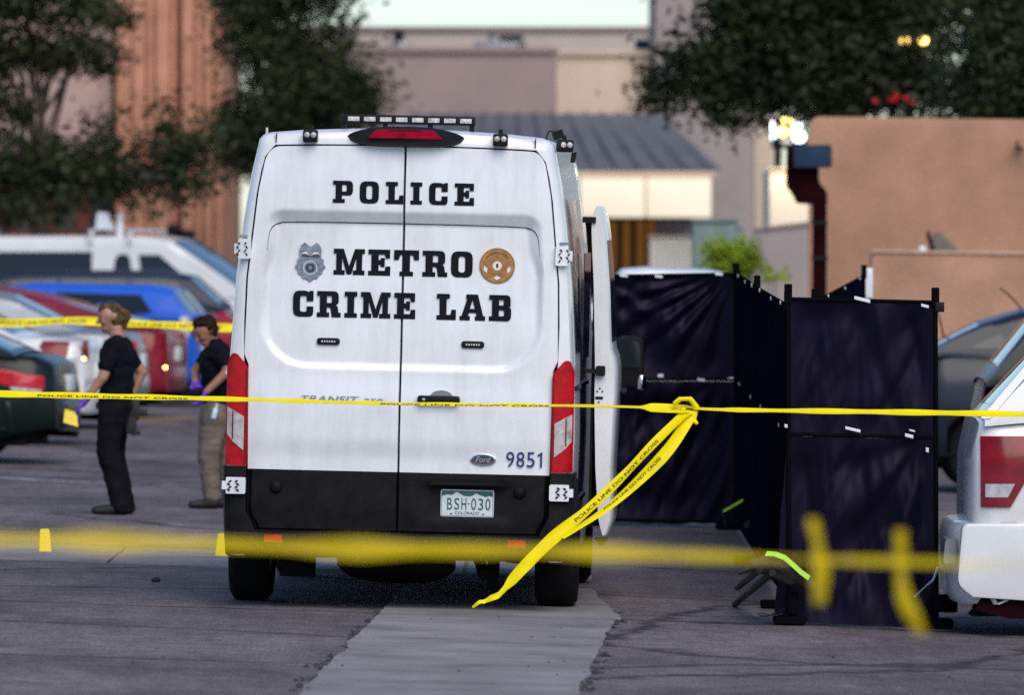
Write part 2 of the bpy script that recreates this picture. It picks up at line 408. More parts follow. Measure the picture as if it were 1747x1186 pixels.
# ================================================================== SETTING
def sheet(xs, ys, dz=0.0):
    mb = MB(); mb.grid([[(x, y, gz(x, y) + dz) for x in xs] for y in ys]); return mb
xs = [-600, -150, -40, VX - 9] + [VX - 9 + 1.0 * i for i in range(1, 18)] + [VX + 9, 40, 150, 600]
ys = [-60, 0, 20, 30, 40, 50, 60, 70, 85, 100, 130, 170, 260, 500, 1500, 3000]
tag(sheet(xs, ys).build('ground', M['asphalt'], None, None), kind='structure')

# pale concrete valley gutter: a run of slabs towards the camera and a run across behind the van
gut = thing('concrete_gutter', None, None); tag(gut, kind='structure')
def slab(quad, th=0.012, run='y'):
    mb = MB(); vs = []; ring = []
    for i in range(4):                                   # worn, uneven edges
        a, b = Vector(quad[i]), Vector(quad[(i + 1) % 4]); d = b - a; nrm = Vector((-d.y, d.x)).normalized(); k = 26
        for j in range(k):
            p = a + d * (j / k); long_ = i in ((1, 3) if run == 'y' else (0, 2))
            e = (.030 * mnoise.noise(Vector((p.x * 2.2, p.y * 1.1, 7))) + .016 * mnoise.noise(Vector((p.x * 9, p.y * 5, 3)))) if long_ else .008 * mnoise.noise(Vector((p.x * 8, p.y * 8, 1)))
            ring.append(p + nrm * e)
    n = len(ring)
    for dz in (-0.05, th): vs += [(q[0], q[1], gz(q[0]) + dz) for q in ring]
    mb.add(vs, [tuple(reversed(range(n))), tuple(range(n, 2 * n))] + [(i, (i + 1) % n, n + (i + 1) % n, n + i) for i in range(n)])
    return mb.build('slab', M['concrete'], gut, 30)
lA, lB = gp(512, 1186), gp(645, 1052); rA, rB = gp(984, 1186), gp(1057, 1046)
def lx_(y, a, b): t = (y - a.y) / (b.y - a.y); return a.x + (b.x - a.x) * t
jy = [52.5, 48.6, 44.6, 40.7, 36.6, 32.4, 28.0, 23.0]
for i in range(len(jy) - 1):
    y1, y0 = jy[i] - 0.012, jy[i + 1] + 0.012
    g = random.uniform(-.01, .01)
    q = [(lx_(y0, lA, lB), y0), (lx_(y0, rA, rB), y0), (lx_(y1, rA, rB), y1), (lx_(y1, lA, lB), y1)]
    if i == 0: q[2] = (gp(1004, 985).x, q[2][1]); q[1] = (rB.x, q[1][1])
    slab(q)
tA, tB = gp(0, 930), gp(1000, 962); bA, bB = gp(0, 955), gp(1000, 990)
xj = [-9.5, -7.2, -4.9, -2.6, -0.3, 0.52]
for i in range(len(xj) - 1):
    x0, x1 = xj[i] + 0.012, xj[i + 1] - 0.012
    fy = lambda x, a, b: a.y + (b.y - a.y) * (x - a.x) / (b.x - a.x)
    slab([(x0, max(52.52, fy(x0, bA, bB))), (x1, max(52.52, fy(x1, bA, bB))), (x1, fy(x1, tA, tB)), (x0, fy(x0, tA, tB))], run='x')

# painted bay line on the left, far kerbs
def strip(name, pts, w, m, dz):
    mb = MB(); pts = [Vector(p) for p in pts]; rows = []
    for i, p in enumerate(pts):
        d = (pts[min(i + 1, len(pts) - 1)] - pts[max(i - 1, 0)]); n = Vector((-d.y, d.x, 0)).normalized() * w / 2
        rows.append([(p.x - n.x, p.y - n.y, gz(p.x - n.x) + dz), (p.x + n.x, p.y + n.y, gz(p.x + n.x) + dz)])
    mb.grid(rows); return tag(mb.build(name, m, None, None), kind='structure')
strip('bay_line', [gp(225, 716), gp(300, 713), gp(400, 716)], 0.7, M['ypaint'], 0.004)
strip('bay_line', [gp(-60, 812), gp(60, 820), gp(210, 826)], 0.14, M['wpaint'], 0.004)
def kerb(name, a, b, w=0.18, h=0.14, m='kerb'):
    a, b = Vector(a), Vector(b); d = (b - a).normalized(); n = Vector((-d.y, d.x, 0)) * w / 2
    mb = MB(); mb.prism([(-1, 0), (1, 0), (1, h), (-0.7, h)], lambda u, z, t: (a.x + (b.x - a.x) * t + n.x * -u, a.y + (b.y - a.y) * t + n.y * -u, gz(a.x + (b.x - a.x) * t) + z), 0, 1)
    return tag(mb.build(name, M[m], None, 30), kind='structure')
kerb('kerb', (1.6, 65.0, 0), (9.5, 66.2, 0))
kerb('kerb', (-12, 118, 0), (4.6, 116, 0))
kerb('kerb', (5.0, 88, 0), (14, 88.4, 0))

# ---------------------------------------------------------------- buildings
def wall(name, x0, x1, y, z0, z1, th, m, parent, fix=True):
    return MB().box(x0, x1, y, y + th, z0, z1).build(name, m, parent, 30, bevel=0.03)
def X(px, D): return gx(px, D)
def Z(py, D): return at(0, py, D).z

# orange fluted building, left
D = 145.0
t = thing('orange_building', 'tall orange stucco building with vertical fluted ribs behind the left tree', 'building', (X(230, D), D, 0))
ox = X(230, D)
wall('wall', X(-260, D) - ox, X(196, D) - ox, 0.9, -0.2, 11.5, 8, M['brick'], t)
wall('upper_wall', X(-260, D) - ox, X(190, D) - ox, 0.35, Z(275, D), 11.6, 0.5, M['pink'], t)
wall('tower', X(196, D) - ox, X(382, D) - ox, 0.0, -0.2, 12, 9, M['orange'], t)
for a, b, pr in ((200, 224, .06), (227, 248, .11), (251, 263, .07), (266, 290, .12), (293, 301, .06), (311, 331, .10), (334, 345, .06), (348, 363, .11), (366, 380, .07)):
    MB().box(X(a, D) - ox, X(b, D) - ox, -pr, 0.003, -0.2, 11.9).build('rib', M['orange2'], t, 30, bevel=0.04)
MB().box(X(302, D) - ox, X(309, D) - ox, -0.03, 0.002, -0.2, 11.8).build('joint_strip', M['brick'], t, 30)
for px in (20, 90, 150):
    w = MB().box(X(px, D) - ox, X(px + 34, D) - ox, 0.80, 0.905, Z(395, D), Z(300, D)).build('window', M['glass'], t, 30)
    MB().box(X(px - 3, D) - ox, X(px + 37, D) - ox, 0.70, 0.904, Z(399, D), Z(395, D)).build('sill', M['brick'], w, 30)
for px, py in ((298, 395), (322, 405)):
    MB().lathe([(0, -.14), (.10, -.12), (.14, 0), (.10, .12), (0, .14)], (X(px, D) - ox, -.42, Z(py, D)), (0, 0, 1), 12).build('wall_lantern', M['black'], t)
    MB().box(X(px, D) - ox - .03, X(px, D) - ox + .03, -.35, -.2, Z(py, D) - .03, Z(py, D) + .03).build('bracket', M['black'], t)

# middle shop building
D = 165.0; ox = X(900, D)
t = thing('shop_building', 'mauve and cream stucco shop with sloping slate canopy behind the police van', 'building', (ox, D, 0))
zt = Z(90, D); zb = -0.3
wall('wall', X(520, D) - ox, X(948, D) - ox, 0.0, zb, zt, 6, M['mauve'], t)
wall('cream_wall', X(948, D) - ox + .005, X(1118, D) - ox, 0.05, zb, Z(95, D), 6, M['cream'], t)
MB().box(X(515, D) - ox, X(952, D) - ox, -.08, .4, zt, zt + .12).build('parapet_cap', M['mauve'], t, 30, bevel=.02)
MB().box(X(953, D) - ox, X(1117, D) - ox, -.03, .4, Z(95, D), Z(95, D) + .12).build('parapet_cap', M['cream'], t, 30, bevel=.02)
wall('tower', X(1117, D) - ox, X(1284, D) - ox, -.6, zb, 11.5, 8, M['pale'], t)
wall('tower_corner', X(1284, D) - ox + .004, X(1318, D) - ox, -.62, zb, 11.4, 8, M['cream'], t)
# sloping canopy
xa, xb, xc, xd = X(700, D) - ox, X(1125, D) - ox, X(1232, D - 4) - ox, X(640, D - 4) - ox
z1, z2 = Z(193, D), Z(290, D - 4)
cp = MB(); cp.add([(xa, -.01, z1), (xb, -.65, z1 - .02), (xc, -4, z2), (xd, -4, z2), (xa, -.01, z2 - .02), (xb, -.65, z2 - .02)],
    [(0, 1, 2, 3), (0, 4, 5, 1), (1, 5, 2), (0, 3, 4), (3, 2, 5, 4)])
can = cp.build('canopy_roof', M['slate'], t, 30)
for k in range(15):
    u = (k + .5) / 15
    p0 = Vector((xa + (xb - xa) * u, -.3, z1 + .02)); p1 = Vector((xd + (xc - xd) * u, -4, z2 + .02))
    MB().tube([p0, p1], 0.03, 6).build('seam', M['slate'], can)
fz0, fz1 = Z(371, D - 4), z2 - .004
MB().box(xd + .1, xc - .12, -3.98, -3.7, fz0 + .75, fz1).build('canopy_beam', M['cream'], t, 30, bevel=.03)
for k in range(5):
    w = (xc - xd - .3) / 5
    MB().box(xd + .12 + w * k, xd + .12 + w * (k + 1) - .03, -4.05, -3.75, fz0, fz0 + .745).build('fascia_panel', M['glow_fascia'], t, 30, bevel=.02)
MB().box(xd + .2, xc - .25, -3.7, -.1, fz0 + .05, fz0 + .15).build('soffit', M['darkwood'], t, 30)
for px in (1040, 1062, 1085, 1104):
    MB().box(X(px, D) - ox, X(px + 15, D) - ox, -.06, .03, Z(462, D), Z(376, D)).build('lit_window', M['interior'], t, 30)
for px in (1035, 1057, 1080, 1121):
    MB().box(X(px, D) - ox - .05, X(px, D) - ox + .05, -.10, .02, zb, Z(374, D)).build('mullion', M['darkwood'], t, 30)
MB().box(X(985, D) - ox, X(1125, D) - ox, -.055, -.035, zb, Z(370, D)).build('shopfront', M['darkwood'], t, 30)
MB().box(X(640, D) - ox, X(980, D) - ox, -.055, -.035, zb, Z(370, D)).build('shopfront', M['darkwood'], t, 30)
# unused points below the eave; no lamps built, the fascia glow is painted
for k in range(3):
    px = 1020 + 80 * k
    p = Vector((X(px, D - 4) - ox, -4.75, Z(392, D - 4)))
# set back upper storey with plant on the roof
D2 = 190.0; ox2 = X(840, D2)
t2 = thing('upper_storey', 'pale stucco block set back above the shop roof, under the sky', 'building', (ox2, D2, 0))
wall('wall', X(470, D2) - ox2, X(1170, D2) - ox2, 0, -.3, Z(52, D2), 7, mat('warm_pale_stucco', (.46, .385, .34), .9, var=.06, scale=.8), t2)
MB().box(X(465, D2) - ox2, X(1175, D2) - ox2, -.1, .5, Z(52, D2), Z(44, D2)).build('parapet_cap', M['mauve'], t2, 30, bevel=.03)
for a, b in ((560, 606), (612, 642)):
    w = MB().box(X(a, D2) - ox2, X(b, D2) - ox2, -.05, .05, Z(93, D2), Z(72, D2)).build('window', M['glass'], t2, 30)
DR = 172.0
def rooftop(name, label, a, b, y0, y1, extra):
    o = X((a + b) / 2, DR); base = zt
    tt = thing(name, label, 'roof unit', (o, DR, base))
    MB().box(X(a, DR) - o, X(b, DR) - o, 0, 1.0, -0.02, Z(y0, DR) - base).build('housing', M['grey'] if extra != 'dark' else M['bluebox'], tt, 30, bevel=.04)
    if extra == 'fan':
        MB().cyl((X(b, DR) - o - .3, .4, Z(y0, DR) - base), (X(b, DR) - o - .3, .4, Z(y0, DR) - base + .12), .25).build('fan_cowl', M['black'], tt)
        MB().box(X(b - 14, DR) - o, X(b, DR) - o, -.04, 0.02, .1, Z(y0, DR) - base - .05).build('louvre', M['black'], tt, 30)
        MB().cyl((X(a + 30, DR) - o, .4, Z(y0, DR) - base), (X(a + 30, DR) - o, .4, Z(y0, DR) - base + .2), .06).build('vent_pipe', M['grey'], tt)
    if extra == 'vent':
        MB().cyl((-.05, .4, .1), (-.05, .4, Z(y0, DR) - base + .25), .13, .1).build('vent_pipe', M['black'], tt)
        MB().box(.05, X(b + 14, DR) - o, .1, .6, -.02, .18).build('box', M['black'], tt, 30)
rooftop('rooftop_unit', 'long grey air conditioning unit on the shop roof above the van', 808, 897, 70, 90, 'fan')
rooftop('rooftop_unit', 'dark upright box on the shop roof beside the pale tower', 1084, 1112, 66, 96, 'dark')
rooftop('rooftop_unit', 'small dark vent with a stub pipe on the shop roof', 674, 694, 70, 90, 'vent')

# low lit annex and sloped garden wall right of the canopy
D3 = 128.0; ox3 = X(1350, D3)
t = thing('lit_annex', 'low cream annex wall glowing under three floodlights', 'building', (ox3, D3, 0))
wall('wall', X(1312, D3) - ox3, X(1480, D3) - ox3, 0, -.3, Z(290, D3), 3, M['fascia'], t)
MB().box(X(1310, D3) - ox3, X(1482, D3) - ox3, -.05, .3, Z(290, D3), Z(286, D3)).build('parapet_cap', M['cream'], t, 30)
MB().box(X(1322, D3) - ox3, X(1334, D3) - ox3, .15, .4, Z(286, D3), Z(215, D3)).build('sign_post', M['downpipe'], t, 30)
fl = thing('floodlight_cluster', 'cluster of three lit floodlights on a bracket above the cream annex', 'floodlight', (X(1340, D3), D3 - .05, Z(250, D3)))
MB().box(X(1316, D3) - X(1340, D3), X(1384, D3) - X(1340, D3), .05, .12, -.03, .05).build('bracket', M['black'], fl, 30)
MB().box(X(1326, D3) - X(1340, D3), X(1331, D3) - X(1340, D3), .05, .2, -.35, .02).build('arm', M['black'], fl, 30)
for px, py, w, h, mm in ((1320, 222, 9, 34, 'lampw'), (1341, 218, 22, 34, 'lampy'), (1363, 224, 20, 36, 'lampw')):
    cx = X(px, D3) - X(1340, D3); cz = Z(py, D3) - Z(250, D3); hw = w / FPX * D3 / 2; hh = h / FPX * D3 / 2
    hs = MB().box(cx - hw - .02, cx + hw + .02, .0, .12, cz - hh - .02, cz + hh + .02).build('lamp_housing', M['black'], fl, 30)
    MB().prism(rpoly([(-hw, -hh, hw * .8), (hw, -hh, hw * .8), (hw, hh, hw * .8), (-hw, hh, hw * .8)]), lambda a, b, d: (cx + a, d, cz + b), -.03, -.001).build('lamp_lens', M[mm], hs, 30)
ld = bpy.data.lights.new('flood_glow', 'SPOT'); ld.energy = 14; ld.color = (1.0, .80, .52); ld.spot_size = R(120); ld.spot_blend = .6; ld.shadow_soft_size = .2
lo = bpy.data.objects.new('flood_glow', ld); COL.objects.link(lo); lo.parent = fl; lo.location = (0, -.35, -.1); lo.rotation_euler = (R(25), 0, 0)

D4 = 112.0; ox4 = X(1330, D4)
t = thing('garden_wall', 'pale grey rendered wall with a rising coping left of the brown downpipe', 'wall', (ox4, D4, 0))
mb = MB(); mb.prism([(X(1195, D4) - ox4, -.3), (X(1420, D4) - ox4, -.3), (X(1420, D4) - ox4, Z(378, D4)), (X(1290, D4) - ox4, Z(393, D4)), (X(1195, D4) - ox4, Z(430, D4))],
                    lambda a, b, d: (a, d, b), 0, .3)
mb.build('wall', M['pale'], t, 30)
mb = MB(); mb.prism([(X(1288, D4) - ox4, Z(393, D4) + .003), (X(1420, D4) - ox4, Z(378, D4) + .003), (X(1420, D4) - ox4, Z(373, D4)), (X(1288, D4) - ox4, Z(388, D4))],
                    lambda a, b, d: (a, d, b), -.05, .35)
mb.build('coping', M['mauve'], t, 30)
t = thing('planter_wall', 'short cream block wall beside the green utility cabinet', 'wall', (X(1145, 120), 120, 0))
MB().box(X(1108, 120) - X(1145, 120), X(1185, 120) - X(1145, 120), 0, .3, -.3, Z(405, 120)).build('wall', M['fascia'], t, 30, bevel=.03)
MB().box(X(1106, 120) - X(1145, 120), X(1187, 120) - X(1145, 120), -.04, .34, Z(405, 120), Z(401, 120)).build('coping', M['cream'], t, 30)

# tan adobe building, right
D5 = 96.0; ox5 = X(1560, D5)
t = thing('tan_adobe_building', 'tan rough stucco building with a rounded flat parapet filling the right side', 'building', (ox5, D5, 0))
prof = rpoly([(X(1379, D5) - ox5, -.4), (X(1379, D5) - ox5, Z(198, D5), .16), (X(2100, D5) - ox5, Z(209, D5), .16), (X(2100, D5) - ox5, -.4)], 6)
MB().prism(prof, lambda a, b, d: (a + d * .055, d, b), 0, 7).build('wall', M['tan'], t, 40, bevel=.035)
prof = rpoly([(X(1486, 93) - ox5, -.4), (X(1486, 93) - ox5, Z(428, 93), .1), (X(2100, 93) - ox5, Z(437, 93), .1), (X(2100, 93) - ox5, -.4)], 6)
MB().prism(prof, lambda a, b, d: (a, d, b), -3, -2.6).build('low_wall', mat('tan_stucco_light', (.50, .275, .175), .92, var=.13, scale=1.6, bump=.6, bscale=28, detail=8), t, 40, bevel=.03)
MB().prism([(X(1484, 93) - ox5, Z(431, 93)), (X(2100, 93) - ox5, Z(440, 93)), (X(2100, 93) - ox5, Z(435, 93)), (X(1484, 93) - ox5, Z(426, 93))], lambda a, b, d: (a, d, b), -3.03, -2.57).build('coping', mat('cap_highlight', (.60, .40, .28), .9), t, 40, bevel=.012)  # paler than the wall: the highlight on its cap put into the colour
MB().cyl((X(1742, D5) - ox5, -.45, Z(244, D5)), (X(1742, D5) - ox5, .1, Z(244, D5)), .055, .055, 14).build('drain_spout', M['tan'], t)
fl2 = thing('security_light', 'square grey floodlight leaning on top of the low tan wall', 'floodlight', (X(1612, 93), 93, Z(432, 93)))
mb = MB(); mb.prism([(-.17, 0), (-.11, .22), (-.06, .24), (.12, .07), (.16, 0)], lambda a, b, d: (a, d, b), -.02, .18)
mb.build('housing', mat('floodlight_grey', (.17, .14, .11), .6), fl2, 30, bevel=.01)
MB().obox((-.155, .08, .12), (.012, 0, .03), (0, .1, 0), (-.03, 0, .11)).build('visor', M['black'], fl2, 30)
MB().lathe([(0, -.05), (.05, -.03), (.05, .03), (0, .05)], (-.24, .05, .035), (1, 0, 0), 10).build('sensor', M['tag'], fl2)

# brown downpipe; the leader head is painted blue for the sky it catches
Dp = 92.0; px0 = X(1398, Dp)
t = thing('rain_downpipe', 'dark brown downpipe with an angled offset and a leader head tinted blue grey by the sky', 'downpipe', (px0, Dp, 0))
def q(px, py): return (X(px, Dp) - px0, 0, Z(py, Dp))
mb = MB(); hw = .075
mb.box(X(1386, Dp) - px0, X(1410, Dp) - px0, -.08, .08, -.3, Z(330, Dp)); mb.build('pipe', M['downpipe'], t, 30, bevel=.015)
mb = MB(); mb.prism(rpoly([(X(1342, Dp) - px0, Z(252, Dp)), (X(1396, Dp) - px0, Z(252, Dp)), (X(1397, Dp) - px0, Z(312, Dp), .05), (X(1411, Dp) - px0, Z(326, Dp), .05), (X(1411, Dp) - px0, Z(350, Dp)), (X(1358, Dp) - px0, Z(347, Dp), .05), (X(1354, Dp) - px0, Z(334, Dp), .05), (X(1341, Dp) - px0, Z(318, Dp), .05)]),
                    lambda a, b, d: (a, d, b), -.085, .09)
mb.build('elbow', M['downpipe'], t, 40, bevel=.012)
MB().box(X(1353, Dp) - px0, X(1418, Dp) - px0, -.22, .1, Z(286, Dp), Z(247, Dp)).build('leader_head', M['bluebox'], t, 30, bevel=.015)
MB().box(X(1376, Dp) - px0, X(1416, Dp) - px0, -.12, .1, Z(247, Dp) + .002, Z(236, Dp)).build('outlet', M['tan'], t, 30)
for py in (380, 440):
    MB().box(X(1384, Dp) - px0, X(1412, Dp) - px0, -.09, .09, Z(py + 3, Dp), Z(py - 3, Dp)).build('strap', M['black'], t, 30)

# utility cabinet, post, bush
Dc = 108.0
t = thing('utility_cabinet', 'grey green metal utility cabinet behind the small round bush', 'cabinet', (X(1220, Dc), Dc, gz(2.5)))
MB().box(-.28, .28, 0, .5, 0, Z(378, Dc) + .06).build('body', M['cabinet'], t, 30, bevel=.02)
MB().box(-.30, .30, -.03, .53, Z(378, Dc) + .062, Z(375, Dc) + .1).build('lid', M['cabinet'], t, 30, bevel=.015)
for s in (-1, 1):
    d_ = MB().box(-.27 if s < 0 else .01, -.01 if s < 0 else .27, -.018, .002, .12, Z(378, Dc) - .02).build('door', M['cabinet'], t, 30, bevel=.006)
    MB().box(-.05 * s - .015 * 0 - .012, -.05 * s + .012, -.04, -.016, 1.0, 1.14).build('handle', M['black'], d_, 30)
t = thing('marker_post', 'thin pale post standing right of the utility cabinet', 'post', (X(1262, Dc - 2), Dc - 2, gz(2.8)))
MB().cyl((0, 0, 0), (0, 0, Z(382, Dc - 2)), .055, .05, 12).build('shaft', mat('pale_green_post', (.42, .52, .45), .6), t)
MB().lathe([(.06, 0), (.06, .03), (.03, .06), (0, .065)], (0, 0, Z(382, Dc - 2)), (0, 0, 1), 12).build('cap', M['cabinet'], t)

# ---------------------------------------------------------------- vegetation
def leaves(ells, n, size, seed, clump=34, spread=.24):
    rs = np.random.RandomState(seed)
    w = np.array([e[3] * e[4] * e[5] for e in ells]) ** .66; w /= w.sum()
    nc = n // clump; idx = rs.choice(len(ells), nc, p=w); E = np.array(ells)[idx]
    d = rs.normal(size=(nc, 3)); d /= np.linalg.norm(d, axis=1)[:, None]
    r = rs.uniform(.12, 1, nc) ** .45
    c = E[:, :3] + d * r[:, None] * E[:, 3:6]
    c += rs.normal(size=(nc, 3)) * .10
    sp = spread * rs.uniform(.5, 1.5, nc)
    P = np.repeat(c, clump, 0) + rs.normal(size=(nc * clump, 3)) * np.repeat(sp, clump)[:, None] * np.array([1.15, 1.15, .75])
    N = len(P); a = rs.normal(size=(N, 3)); a[:, 2] *= .6; a /= np.linalg.norm(a, axis=1)[:, None]
    b = rs.normal(size=(N, 3)); b -= a * (a * b).sum(1)[:, None]; b /= np.linalg.norm(b, axis=1)[:, None]
    nn = np.cross(a, b); s = size * rs.uniform(.55, 1.3, N)[:, None]
    V = np.empty((N, 4, 3))
    V[:, 0] = P - a * s; V[:, 1] = P + b * s * .45 + nn * s * .12; V[:, 2] = P + a * s; V[:, 3] = P - b * s * .45 + nn * s * .12
    return V.reshape(-1, 3), c
def leafmesh(name, V, m, parent):
    N = len(V) // 4; me = bpy.data.meshes.new(name)
    me.vertices.add(N * 4); me.vertices.foreach_set('co', V.astype(np.float32).ravel())
    me.loops.add(N * 4); me.loops.foreach_set('vertex_index', np.arange(N * 4, dtype=np.int32))
    me.polygons.add(N); me.polygons.foreach_set('loop_start', np.arange(N, dtype=np.int32) * 4)
    me.update(calc_edges=True); me.validate()
    return link(name, me, parent, m)
def tree(name, label, base, trunk_top, ells, n, size, seed, m='leaf', tr=.22, group=None, spread=.24, nlimb=26, lowlimb=5, clump=34):
    t = thing(name, label, 'tree', base, group=group)
    b = Vector(base); rs = random.Random(seed)
    L = [(e[0] - b.x, e[1] - b.y, e[2] - b.z, e[3], e[4], e[5]) for e in ells]
    V, c = leaves(L, n, size, seed, clump, spread)
    leafmesh('crown', V, M[m], t)
    top = Vector(trunk_top) - b
    pts = [Vector((0, 0, -.1)), Vector((.05, 0, top.z * .3)), Vector((top.x * .5, top.y * .5, top.z * .65)), top]
    MB().tube(pts, [tr * 1.25, tr, tr * .8, tr * .5], 10).build('trunk', M['bark'], t)
    for k in range(nlimb):
        q = Vector(c[rs.randrange(len(c))]); s = pts[2].lerp(top, rs.random()) if k > lowlimb else pts[1].lerp(pts[2], rs.random())
        mid = s.lerp(q, .5) + Vector((rs.uniform(-.2, .2), rs.uniform(-.2, .2), rs.uniform(.1, .5)))
        MB().tube([s, mid, q], [tr * .34, tr * .2, tr * .06], 6).build('limb', M['bark'], t)
    return t
def ell(px, py, D, rx, ry, rd=None, dy=0):       # crown lobe seen at a pixel with pixel radii
    p = at(px, py, D + dy); s = D / FPX
    return (p.x, p.y, p.z, rx * s, rd or (rx * s * .8), ry * s)

D = 122.0
E = [ell(110, 92, D, 95, 30), ell(60, 78, D, 60, 26, dy=.6), ell(100, 12, D, 110, 26), ell(190, 25, D, 40, 22), ell(10, 165, D, 50, 40), ell(-60, 60, D, 100, 90), ell(150, 215, D, 46, 26), ell(60, 255, D, 75, 36), ell(275, 205, D, 22, 16), ell(300, 236, D, 55, 22),
     ell(120, 290, D, 130, 34), ell(270, 288, D, 85, 32), ell(345, 258, D, 32, 24), ell(45, 345, D, 75, 34), ell(-40, 300, D, 90, 90), ell(200, 320, D, 90, 18), ell(20, -45, D, 160, 50), ell(330, 310, D, 50, 20), ell(180, 130, D, 26, 16)]
tree('shade_tree', 'broad dark green tree in front of the orange fluted building', (X(70, D), D, gz(-7)), at(70, 160, D), E, 17000, .075, 3, tr=.11, spread=.17, clump=60)
D = 140.0
E = [ell(440, 60, D, 62, 62), ell(500, 90, D, 60, 60), ell(560, 150, D, 60, 55), ell(610, 170, D, 32, 38), ell(480, 180, D, 75, 60), ell(420, 230, D, 50, 50), ell(540, 220, D, 70, 40), ell(555, -5, D, 38, 18), ell(420, 0, D, 50, 40), ell(500, -30, D, 80, 30), ell(575, 60, D, 25, 22), ell(450, 270, D, 70, 30)]
tree('street_tree', 'dark leafy tree rising above the left shoulder of the police van', (X(480, D), D, gz(-4)), at(480, 130, D), E, 21000, .075, 5, tr=.14, spread=.2, clump=50)
D = 118.0
E = [ell(1300, 60, D, 90, 70), ell(1285, 15, D, 62, 45), ell(1200, 110, D, 55, 45), ell(1165, 140, D, 35, 32), ell(1270, 150, D, 75, 45), ell(1245, 195, D, 32, 18), ell(1400, 60, D, 100, 80), ell(1500, 70, D, 100, 70),
     ell(1560, 140, D, 80, 50), ell(1420, 160, D, 90, 45), ell(1350, -20, D, 130, 60), ell(1500, -30, D, 120, 60), ell(1110, 158, D, 14, 6), ell(1145, 165, D, 26, 8), ell(1300, -25, D, 60, 40), ell(1585, 30, D, 45, 50), ell(1340, 130, D, 70, 50)]
tree('shade_tree', 'large dark spreading tree over the tan building, hiding two yellow lamps', (X(1450, D), D, gz(5)), at(1440, 80, D), E, 27000, .078, 9, 'leaf2', tr=.24, nlimb=34, lowlimb=-1, spread=.2, clump=50)
D = 112.0
E = [ell(1730, 40, D, 75, 80), ell(1790, 120, D, 110, 90), ell(1700, 150, D, 50, 60), ell(1740, 180, D, 70, 50), ell(1760, -20, D, 100, 60), ell(1660, 190, D, 22, 22)]
tree('evergreen_tree', 'dense deep green tree cut by the right edge of the picture', (X(1770, D), D, gz(7)), at(1765, 100, D), E, 24000, .068, 12, 'leaf', tr=.2)
D = 104.0
t = thing('round_bush', 'small bright green round bush in front of the utility cabinet', 'bush', (X(1250, D), D, gz(2.7)))
V, c = leaves([(0, 0, Z(440, D) + .02, .25, .25, .17), (-.14, 0, Z(430, D), .14, .16, .10), (.16, 0, Z(442, D), .11, .16, .14), (0, 0, .9, .12, .1, .5)], 7500, .030, 21, clump=20, spread=.035)
leafmesh('foliage', V, M['leaf3'], t)
for a in range(6):
    MB().tube([(0, 0, 0), (.1 * math.cos(a), .1 * math.sin(a), .9), (.2 * math.cos(a), .2 * math.sin(a), 1.75)], [.025, .018, .008], 6).build('stem', M['bark'], t)
t = thing('weed_tuft', 'tiny green weed growing against the pale garden wall', 'plant', (X(1322, 110), 110, gz(3.3)))
V, c = leaves([(0, 0, Z(460, 110), .08, .06, .06)], 300, .03, 22, clump=15, spread=.03)
leafmesh('foliage', V, M['leaf3'], t)
MB().tube([(0, 0, 0), (0.01, 0, .8), (0, 0, Z(460, 110))], [.014, .01, .006], 6).build('stem', M['bark'], t)

# double headed lamp behind the right tree, and a red lit sign
Dl = 117.55
t = thing('street_lamp', 'double headed street lamp glowing yellow through the right tree', 'street lamp', (X(1562, Dl), Dl, gz(5)))
MB().cyl((0, 1.6, -.1), (0, 1.6, Z(48, Dl) + .1), .07, .05, 12).build('pole', M['black'], t)
MB().box(X(1538, Dl) - X(1562, Dl), X(1580, Dl) - X(1562, Dl), -.03, 1.66, Z(44, Dl) + .05, Z(44, Dl) + .10).build('arm', M['black'], t, 30)
for px, mm in ((1542, 'lampy'), (1575, 'lampy')):
    cx = X(px, Dl) - X(1562, Dl)
    h_ = MB().lathe([(.0, .12), (.07, .10), (.10, .05)], (cx, 0, Z(52, Dl)), (0, 0, 1), 14).build('lamp_head', M['black'], t)
    MB().lathe([(0, -.065), (.045, -.045), (.065, 0), (.045, .04), (0, .05)], (cx, -.14, Z(52, Dl)), (0, 0, 1), 14).build('lamp_globe', M[mm], h_)
Dl = 117.6
t = thing('red_sign', 'small red lit sign glimpsed through the leaves of the right tree', 'sign', (X(1530, Dl), Dl, gz(5)))
MB().cyl((0, 1.5, -.1), (0, 1.5, Z(150, Dl)), .04, .04, 10).build('pole', M['black'], t)
MB().box(-.35, .3, 0.02, .08, Z(168, Dl), Z(140, Dl)).build('board', M['black'], t, 30)
for a, b, c_, d_ in ((1488, 1496, 158, 150), (1515, 1535, 156, 141), (1540, 1562, 158, 147)):
    MB().box(X(a, Dl) - X(1530, Dl), X(b, Dl) - X(1530, Dl), -.03, .018, Z(c_, Dl), Z(d_, Dl)).build('lit_panel', M['lampr'], t, 30)
# ================================================================== POLICE VAN
VROLL, VYAW, VD = R(1.3), R(2.1), 49.0
van = thing('police_van', 'white high roof police crime lab van parked with its rear doors to the camera', 'van', (VX, VD, 0.0))
van.rotation_euler = (0, VROLL, -VYAW)
HW = [(0.30, .97), (.5, .985), (.8, .995), (1.0, 1.0), (1.44, .993), (1.9, .966), (2.24, .930), (2.506, .889), (2.66, .856)]   # half width by height
DE = [(.40, .80), (.46, .855), (.52, .868), (.80, .870), (1.40, .878), (1.46, .904), (1.9, .893), (2.146, .868), (2.40, .842), (2.545, .815)]  # door outer edge
def hw(z): return lerpf(HW, z)
DTOP = 2.655
def crown(x): return .018 * (1 - (x / .85) ** 2)
def door_edge(z):
    e = lerpf(DE, z)
    zc = 2.53; rr = DTOP - zc                          # rounded upper outer corner
    if z > zc:
        k = (z - zc) / rr; e -= .09 * (1 - math.sqrt(max(0, 1 - min(1, k) ** 2)))
    return e
